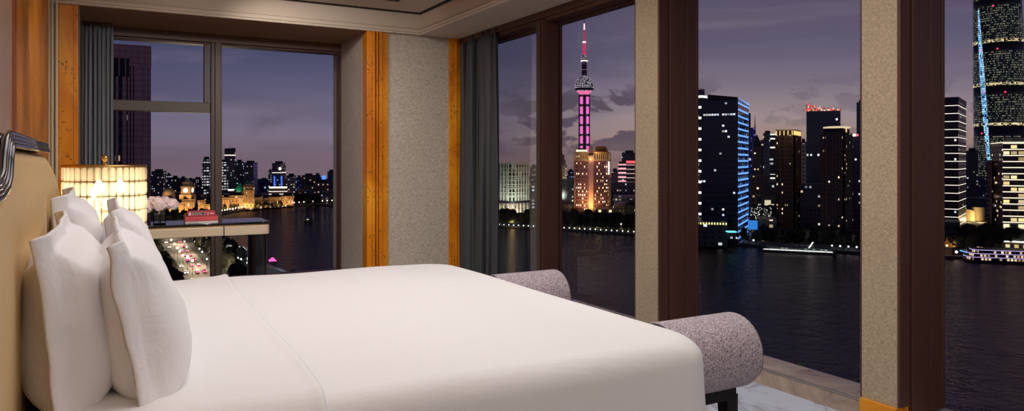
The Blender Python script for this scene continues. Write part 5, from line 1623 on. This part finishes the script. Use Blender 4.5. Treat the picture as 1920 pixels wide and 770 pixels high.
MB().lathe([(rr2 - 4, 0), (rr2, .6), (rr2, 1.6), (rr2 - 3, 2.0)], c[0], c[1], 40, z=zt + 3).build('crown_ring', glow('gold_ring', (1, .78, .45, 1), .8), b)
b, P, zt = BB('office_tower', 'dark block with a small white and red rooftop sign near the beige pilaster', 1596, 1596, 1622, 256, 640, FA['navy'], roof=0)
p, q = W(1597, 636), W(1604, 636); MB().obox(p, q, 1, WZ(255, 636), WZ(251, 636)).build('white_sign', glow('white_sign', (1, .95, .9, 1), 3), b)
p, q = W(1604, 636), W(1609, 636); MB().obox(p, q, 1, WZ(255, 636), WZ(251, 636)).build('red_sign', glow('red_sign_small', (1, .1, .1, 1), 2.5), b)
BB('skyscraper', 'tall teal tower edge just left of the beige pilaster', 1606, 1606, 1626, 193, 900, fac('facade_teal', hexa(40, 76, 84), hexa(20, 44, 54), cw=2, p=.05, st=1))

# fillers low between the towers
BB('low_block', 'dark lower block behind the blue billboard', 1407, 1407, 1441, 330, 640, FA['brown'], roof=0)
BB('low_block', 'grey office slab left of the gold-crowned apartments', 1436, 1436, 1457, 340, 620, FA['dusk'], roof=0)
BB('low_block', 'dim block between the gold-crowned apartments and the oval-crowned tower', 1500, 1500, 1541, 345, 600, FA['dusk'], roof=0)
b, P, zt = BB('low_block', 'low mall with a big cream lit panel among the towers', 1420, 1420, 1456, 368, 600, FA['plant'], roof=0)
p, q = W(1434, 585), W(1445, 585); MB().obox(p, q, .8, WZ(384, 585), WZ(375, 585)).build('cream_panel', glow('cream_panel', (.95, .85, .55, 1), .75), b)
b = thing('billboard', 'large bright blue billboard wall at street level', 'billboard', (*W(1411, 530), GL))
p, q = W(1403, 530), W(1420, 530)
MB().obox(p, q, 1.2, WZ(430, 530), WZ(413, 530)).build('screen', glow('blue_billboard', (.04, .28, .85, 1), .8), b)
mb = MB()
for f in (.1, .9): mb.box(p[0] + (q[0] - p[0]) * f - .3, p[0] + (q[0] - p[0]) * f + .3, p[1] + (q[1] - p[1]) * f, p[1] + (q[1] - p[1]) * f + .6, GL, WZ(413, 530))
mb.build('posts', POLE, b)
BB('low_block', 'dim street block with bright shopfronts right of the blue billboard', 1422, 1422, 1456, 412, 540, FA['lowwarm'], roof=0)
hill = thing('lit_tree_mound', 'dark rounded tree mound dotted with tiny white lights behind the billboard', 'mound', (*W(1425, 580), GL))
pm_ = W(1424, 580)
mb = MB()
for i in range(9):
    x, y = W(1405 + i * 5, 580); mb.ball((x, y, WZ(403, 580)), 4.5 + (i % 3), 10, 7, 1.3)
mb.build('foliage', LEAF, hill)
mb = MB(); rk = random.Random(2)
for i in range(90):
    p = W(1401 + rk.random() * 45, 572 + rk.random() * 2); mb.ball((p[0], p[1], WZ(388 + rk.random() * 22, 572)), .10, 5, 4)
mb.build('fairy_lights', LGW, hill)

# ---------------------------------------------------------------- boats
def boat(label, px0, px1, y, y1, decks, dh, hull, lit, lm, d=None, dep=9, name='tour_boat', roof=None, inset=2.5, bowf=.06):
    """moored boat from photo column px0 to px1, water line at row y"""
    A, Z = W(px0, dg(y)), W(px1, dg(y1))
    dx, dy = Z[0] - A[0], Z[1] - A[1]; L = math.hypot(dx, dy); dx /= L; dy /= L; nx, ny = -dy, dx
    b = thing(name, label, 'boat', ((A[0] + Z[0]) / 2, (A[1] + Z[1]) / 2, G))
    def poly(s0, s1, w, bow=1.0):
        pts = [(s0 + (s1 - s0) * bowf * bow, -w / 2), (s1 - (s1 - s0) * .02, -w / 2), (s1, -w / 4), (s1, w / 4), (s1 - (s1 - s0) * .02, w / 2), (s0 + (s1 - s0) * bowf * bow, w / 2), (s0, 0)]
        return [(A[0] + dx * s + nx * (t_ + dep / 2), A[1] + dy * s + ny * (t_ + dep / 2)) for s, t_ in pts]
    MB().prism(poly(2, L - 1, dep * .8), G - .5, G + 1.6, poly(0, L, dep)).build('hull', hull, b)
    z = G + 1.6
    for k in range(decks):
        P_ = poly(inset * (k + 1), L - 1 - inset * .6 * k, dep * (.86 - .05 * k))
        P2 = poly(inset * (k + 1) - 1.5, L - inset * .6 * k, dep * (.97 - .05 * k))
        MB().prism(P_, z, z + dh * .72).build('deck_house', lit, b)
        MB().prism(P2, z + dh * .72, z + dh).build('deck', hull, b)
        MB().prism(scale_poly(P2, 1.004), z + dh * .8, z + dh * .95).build('light_strip', lm, b)
        z += dh
    return b, z, (A, Z, dx, dy, nx, ny, L)
HULL = plain('boat_hull', srgb(60, 58, 66), .5)
b, z, fr = boat('long low tour boat outlined by a row of white lights on the river', 1427, 1566, 472, 479, 1, 2.6, HULL, fac('boat_cabin', hexa(70, 76, 74), cw=2.4, ch=2.4, p=.5, ca=(.8, 1, .8, 1), cb=WHITE, st=.8), plain('deck_rail', srgb(120, 120, 120), .5))
A, Z, dx, dy, nx, ny, L = fr
mb = MB()
for i in range(42):
    s = 2 + (L - 4) * i / 41; mb.ball((A[0] + dx * s - nx * .3, A[1] + dy * s - ny * .3, G + 2.1), .34, 6, 5)
mb.build('string_lights', glow('boat_bulbs', (.95, 1, .9, 1), 3), b)
MB().prism([(A[0] + dx * s + nx * t_, A[1] + dy * s + ny * t_) for s, t_ in ((L * .62, 2), (L * .72, 2), (L * .72, 7), (L * .62, 7))], z, z + 1.8).build('wheelhouse', HULL, b)
mb = MB(); s = L * .655
mb.tube([(A[0] + dx * s, A[1] + dy * s, z), (A[0] + dx * (s + 2.5), A[1] + dy * (s + 2.5), z + 3.8)], .25, 5)
mb.build('lit_mast', LGW, b)
dk_ = fac('boat_decks', hexa(70, 52, 48), cw=1.9, ch=2.1, mx=.18, my=.22, p=.62, ca=(1, .58, .28, 1), cb=(1, .82, .6, 1), st=1.25)
LAV = glow('lavender_led', (.62, .50, 1, 1), 1.15)
boat('three-decked pleasure boat outlined in lavender light strips at the right edge of the view', 1813, 1975, 492, 498, 3, 2.1, plain('boat_dark', srgb(44, 36, 44), .5), dk_, LAV, dep=16, inset=1.6, bowf=.05)
boat('small dark boat crossing the river in the far window', 568, 583, 416.5, 417, 1, 2.6, HULL, FA['plant'], HULL, dep=4)
boat('small moored ferry with dim yellowish cabin right of the dark desk leg', 542, 560, 520, 523, 1, 2.6, HULL, fac('ferry_cabin', hexa(110, 96, 60), p=.2, st=.3), HULL, dep=5)
# restaurant terrace building behind it
b, P, zt = BB('restaurant', 'riverside restaurant with a glowing white upper storey left of the pleasure boat', 1812, 1812, 1852, 463, 470, fac('restaurant_glow', hexa(150, 120, 90), cw=3.0, ch=4, mx=.10, my=.12, p=.9, ca=(1, .72, .42, 1), cb=(1, .92, .75, 1), st=1.7), roof=0)
MB().prism(scale_poly(P, 1.12), zt, zt + .9).build('roof_slab', CONC, b)
MB().prism(scale_poly(P, 1.10), zt + .1, zt + .7).build('eave_light', glow('eave_strip', (1, .92, .82, 1), 3), b)
MB().prism(scale_poly(P, .8), zt + .9, zt + 2.6).build('upper_storey', CONC, b)
mb = MB(); p, q = W(1800, 462), W(1814, 455); mb.tube([(*p, WZ(469, 462)), (*q, WZ(473, 455))], .35, 6); mb.build('blue_strip', glow('blue_strip_led', (.08, .25, 1, 1), 2.4), b)
# gold roofed pavilion
c = W(1775.5, 462)
b = thing('pavilion', 'small pavilion with an upswept gold-lit roof among dark trees', 'pavilion', (*c, GL))
GR = plain('gilded_tiles', srgb(222, 160, 60), .5)
z0 = WZ(462.5, 462)
mb = MB().lathe([(5.8, .7), (4.6, 0), (3.2, .9), (1.8, 2.3)], c[0], c[1], 8, False, z0); mb.build('lower_roof', GR, b)
MB().lathe([(2.6, 2.3), (2.0, 2.1), (1.0, 3.4), (.25, 4.8), (.12, 6.0)], c[0], c[1], 8, False, z0).build('upper_roof', GR, b)
MB().lathe([(2.8, 0), (2.8, z0 + .4 - GL)], c[0], c[1], 8, False, GL).build('hall', plain('pavilion_wood', srgb(90, 60, 44), .8), b)
p = W(1775.5, 455.6); MB().ball((*p, WZ(460, 455.6)), .55, 8, 6).build('lantern', LGW, b)
for a_ in range(6):
    light('POINT', 'floodlight', (c[0] + 7.4 * math.cos(a_ * 1.047), c[1] + 7.4 * math.sin(a_ * 1.047), z0 + 2.2), 260, (1, .65, .2), shadow_soft_size=.3)

# ---------------------------------------------------------------- right bay
b, P, zt = BB('office_tower', 'black tower with thin horizontal light lines right of the widest brown column', 1748, 1797, 1811.5, 190, 640, FA['bands'], a=37, roof=0)
MB().prism(scale_poly(P, 1.02), zt, WZ(181.5, 640)).build('dark_cap', DKMET, b)
p, q = W(1757, 600), W(1763, 600)
MB().obox(p, q, 1, WZ(272, 600), WZ(255, 600)).build('red_sign', glow('red_glow_sign', (1, .03, .08, 1), 1.2), b)
BB('office_tower', 'dim grey tower between the black lined tower and the twisting skyscraper', 1811, 1811, 1834, 284, 900, FA['dusk'])
BB('low_block', 'dark block behind the golden shell hall', 1806, 1806, 1862, 372, 800, FA['dusk'], roof=0)
BB('low_block', 'dim low block with blue lit corner under the black lined tower', 1752, 1752, 1800, 417, 560, fac('facade_teal_spots', hexa(50, 50, 60), cw=6, ch=6, p=.22, ca=(.1, .5, .9, 1), cb=WHITE, st=.8), roof=0)
# twisting skyscraper
d = 1500; k_ = d / F
sk = thing('twisting_skyscraper', 'huge rounded glass skyscraper with dark rings and a bright blue seam', 'skyscraper', (*W(1880, d), GL))
def ringpoly(y, s=1.0, n=48):
    t_ = min(1, max(-.6, y / 380)); r_ = (38.5 + 10.5 * t_) * k_ * s; cxp = 1832 + (38.5 + 10.5 * t_) + 1.5 * t_
    c_ = W(cxp, d); tw_ = -.9 * t_
    out = []
    for i in range(n):
        a_ = 2 * PI * i / n
        rr_ = r_ * (1 + .025 * math.cos(3 * (a_ - tw_)))
        out.append((c_[0] + rr_ * math.cos(a_), c_[1] + rr_ * math.sin(a_)))
    return out
def shell(name, y0, y1, mat, s=1.0, steps=6):
    mb = MB(); n = 48
    lv = [y1 + (y0 - y1) * i / steps for i in range(steps + 1)]
    for y in lv: mb.v += [(x, y_, WZ(y, d)) for x, y_ in ringpoly(y, s)]
    for k in range(steps):
        za, zb_ = WZ(lv[k], d), WZ(lv[k + 1], d)
        for i in range(n):
            j = (i + 1) % n
            mb.face((k * n + i, k * n + j, (k + 1) * n + j, (k + 1) * n + i), ((i, za), (i + 1, za), (i + 1, zb_), (i, zb_)), True)
    mb.face([steps * n + i for i in range(n)], [(-99, -99)] * n)
    mb.build(name, mat, sk)
lv = [-60, 2, 14, 84, 99, 164, 178, 238, 256, 330, 344, 480]
for i in range(len(lv) - 1):
    if i % 2 == 0:
        shell('glass_zone', lv[i], lv[i + 1], FA['mega'])
    else:
        shell('mechanical_band', lv[i], lv[i + 1], FA['megaband'], .985, 1)
AMB = fac('amber_floor', hexa(60, 50, 30), cw=.5, ch=3, mx=.1, my=.0, p=.72, ca=(1, .7, .25, 1), cb=(1, .9, .6, 1), st=1.1)
for y in (80.5, 160, 234): shell('lit_floor', y - 2.2, y + 2.8, AMB, 1.004, 1)
RL = glow('red_beacon', (1, .02, .05, 1), 7)
for px, y in ((1862, 11), (1902, 8), (1870, 91), (1912, 91), (1838, 95), (1846, 173), (1885, 172), (1841, 250)):
    t_ = y / 380; c_px = 1832 + 38.5 + 12 * t_; rp_ = 38.5 + 10.5 * t_
    off = (px - c_px) / rp_; off = max(-.97, min(.97, off)); dd = d - math.sqrt(1 - off * off) * rp_ * k_ * 1.06
    p = W(px, dd); MB().ball((*p, WZ(300 + (y - 300), dd)), 1.5, 8, 6).build('beacon', RL, sk)
# blue seam winding down the face
seam = fac('blue_seam', hexa(40, 80, 160), cw=2.2, ch=4.2, mx=.08, my=.1, p=.92, ca=(.10, .40, 1, 1), cb=(.5, .85, 1, 1), st=1.5)
mb = MB(); n_ = 40; W0 = []
for i in range(n_ + 1):
    y = 18 + (352 - 18) * i / n_
    f = (y - 18) / 334
    pxl = 1833.3 + 24 * f ** 1.9
    wdt = 2.5 + 7.5 * math.sin(PI * min(1, f * 1.02)) ** .9
    t_ = y / 380; c_px = 1832 + 38.5 + 12 * t_; rp_ = 38.5 + 10.5 * t_
    def surf(px):
        off = max(-.995, min(.995, (px - c_px) / rp_)); return d - math.sqrt(1 - off * off) * rp_ * k_ * 1.03 - 2
    for px in (pxl, pxl + wdt):
        dd = surf(px); p = W(px, dd); mb.v.append((p[0], p[1], WZ(y, dd)))
    for px in (pxl, pxl + wdt):
        dd = surf(px) + 3; p = W(px, dd); mb.v.append((p[0], p[1], WZ(y, dd)))
for i in range(n_):
    a_, b_ = i * 4, (i + 1) * 4
    za, zb_ = mb.v[a_][2], mb.v[b_][2]
    mb.face((b_, b_ + 1, a_ + 1, a_), ((0, zb_), (9, zb_), (9, za), (0, za)))
    mb.face((b_ + 2, b_, a_, a_ + 2)); mb.face((b_ + 1, b_ + 3, a_ + 3, a_ + 1)); mb.face((b_ + 3, b_ + 2, a_ + 2, a_ + 3))
mb.build('blue_light_seam', seam, sk)
# golden shell hall
c = W(1830, 720)
b = thing('shell_hall', 'glowing golden hall of two curved shells behind the riverside trees', 'building', (*c, GL))
SHM = plain('pale_shell', srgb(226, 200, 150), .6)
for (pa, pb, ya_, yb_, nm) in ((1811, 1830, 392, 402, 'front_shell'), (1826, 1847, 388, 396, 'rear_shell')):
    A, Z = W(pa, 720), W(pb, 720 if nm == 'front_shell' else 730)
    mb = MB(); m_ = 14
    for i in range(m_ + 1):
        f = i / m_; x, y = A[0] + (Z[0] - A[0]) * f, A[1] + (Z[1] - A[1]) * f
        bul = 4 * math.sin(PI * f); x -= FW[0] * bul; y -= FW[1] * bul
        zt_ = WZ(ya_ + (yb_ - ya_) * f ** 2 if nm == 'front_shell' else ya_ + (yb_ - ya_) * (1 - f) ** 3 * 0 + 2 * f, 720)
        for (k1, k2) in ((0, GL), (0, zt_), (4, zt_), (4, GL)): mb.v.append((x + FW[0] * k1, y + FW[1] * k1, k2))
    for i in range(m_):
        for j in range(4): mb.face((i * 4 + j, i * 4 + (j + 1) % 4, (i + 1) * 4 + (j + 1) % 4, (i + 1) * 4 + j))
    mb.face((0, 1, 2, 3)); mb.face((m_ * 4 + 3, m_ * 4 + 2, m_ * 4 + 1, m_ * 4))
    mb.build(nm, SHM, b)
for px, e in ((1816, 5000), (1838, 11000)):
    p = W(px, 706); light('POINT', 'floodlight', (*p, WZ(412, 706)), e, (1, .72, .32), shadow_soft_size=1)
b, P, zt = BB('apartment_tower', 'broad apartment tower of bright golden floor lines at the right edge', 1858, 1880, 1990, 268, 520, FA['apart'], a=112, roof=0, mat2=FA['gold'])
MB().prism(scale_poly(P, 1.01), zt, zt + .8).build('roof_edge', glow('roof_line', (1, .88, .65, 1), 1.0), b)
MB().prism(scale_poly(P, .6), zt, zt + 4).build('plant_room', CONC, b)
BB('apartment_tower', 'dark residential sliver with small windows left of the golden-lined tower', 1850, 1850, 1860, 300, 540, FA['apart'], roof=0)
b, P, zt = BB('low_block', 'podium with a curved bright eave at the foot of the golden-lined tower', 1880, 1880, 1960, 457, 490, FA['lowwarm'], roof=0)
ring(b, P, zt, zt + .7, glow('eave_white', (1, .95, .85, 1), 2.5), s=1.04)
plant(jit([W(a, 505) for a in range(1852, 1935, 6)] + [W(a, 540) for a in range(1805, 1862, 6)], 3), 'dark tree before the golden-lined tower and shell hall', 'trees by the golden-lined tower', .8, 1.25)

# jetty on the near bank
j = thing('jetty', 'dim grey riverside jetty with pontoons seen between desk leg and mullion', 'jetty', (*pt(455, 495), G))
mb = MB()
for (a, b2, w_) in (((412, 470), (478, 492), 5), ((412, 486), (478, 508), 4), ((478, 492), (560, 524), 4)):
    mb.obox(pt(*a, G + 1), pt(*b2, G + 1), w_, G - .3, G + 1)
mb.build('walkway', plain('jetty_deck', srgb(120, 112, 128), .8), j)
mb = MB()
for i in range(5):
    a = pt(424 + i * 11, 474 + i * 3.4, G + 1); mb.obox(a, (a[0] + RT[0] * 6, a[1] + RT[1] * 6), 5, G + 1, G + 3.6)
mb.build('kiosks', FA['plant'], j)
m_ = thing('moored_boat', 'small boat strung with white lights moored at the jetty', 'boat', (*pt(448, 472), G))
a, b2 = pt(434, 473), pt(462, 478)
MB().obox(a, b2, 6, G - .3, G + 1.5).build('hull', HULL, m_)
MB().obox(((a[0] * .8 + b2[0] * .2), (a[1] * .8 + b2[1] * .2)), ((a[0] * .2 + b2[0] * .8), (a[1] * .2 + b2[1] * .8)), 4, G + 1.5, G + 3.4).build('cabin', FA['plant'], m_)
mb = MB()
for i in range(12):
    f = i / 11; mb.ball((a[0] + (b2[0] - a[0]) * f, a[1] + (b2[1] - a[1]) * f, G + 4.2 + .8 * math.sin(i * 2.2)), .16, 5, 4)
mb.build('string_lights', LGC, m_)
k = thing('kiosk', 'magenta glowing kiosk beside the dark desk leg', 'kiosk', (*pt(512, 500), G))
c = pt(511, 497, GL)
MB().box(c[0] - 1.6, c[0] + 1.6, c[1] - 1.6, c[1] + 1.6, G, GL + 2.5).build('walls', CONC, k)
MB().prism([(c[0] - 2, c[1] - 2), (c[0] + 2, c[1] - 2), (c[0] + 2, c[1] + 2), (c[0] - 2, c[1] + 2)], GL + 2.5, GL + 4.4, [(c[0] - .4, c[1] - .4), (c[0] + .4, c[1] - .4), (c[0] + .4, c[1] + .4), (c[0] - .4, c[1] + .4)]).build('lit_roof', glow('magenta_roof', (1, .08, .35, 1), 2.2), k)

# ------------------------------------------------------------------ render settings that belong to the scene
vs_ = SC.view_settings
vs_.view_transform = 'Standard'; vs_.look = 'None'; vs_.gamma = 1; vs_.exposure = 0.0; vs_.use_curve_mapping = False
cy = SC.cycles
cy.use_denoising = True
cy.max_bounces = 8; cy.diffuse_bounces = 4; cy.glossy_bounces = 3; cy.transmission_bounces = 6; cy.transparent_max_bounces = 16
cy.sample_clamp_indirect = 6; cy.caustics_reflective = False; cy.caustics_refractive = False
cy.use_light_tree = True
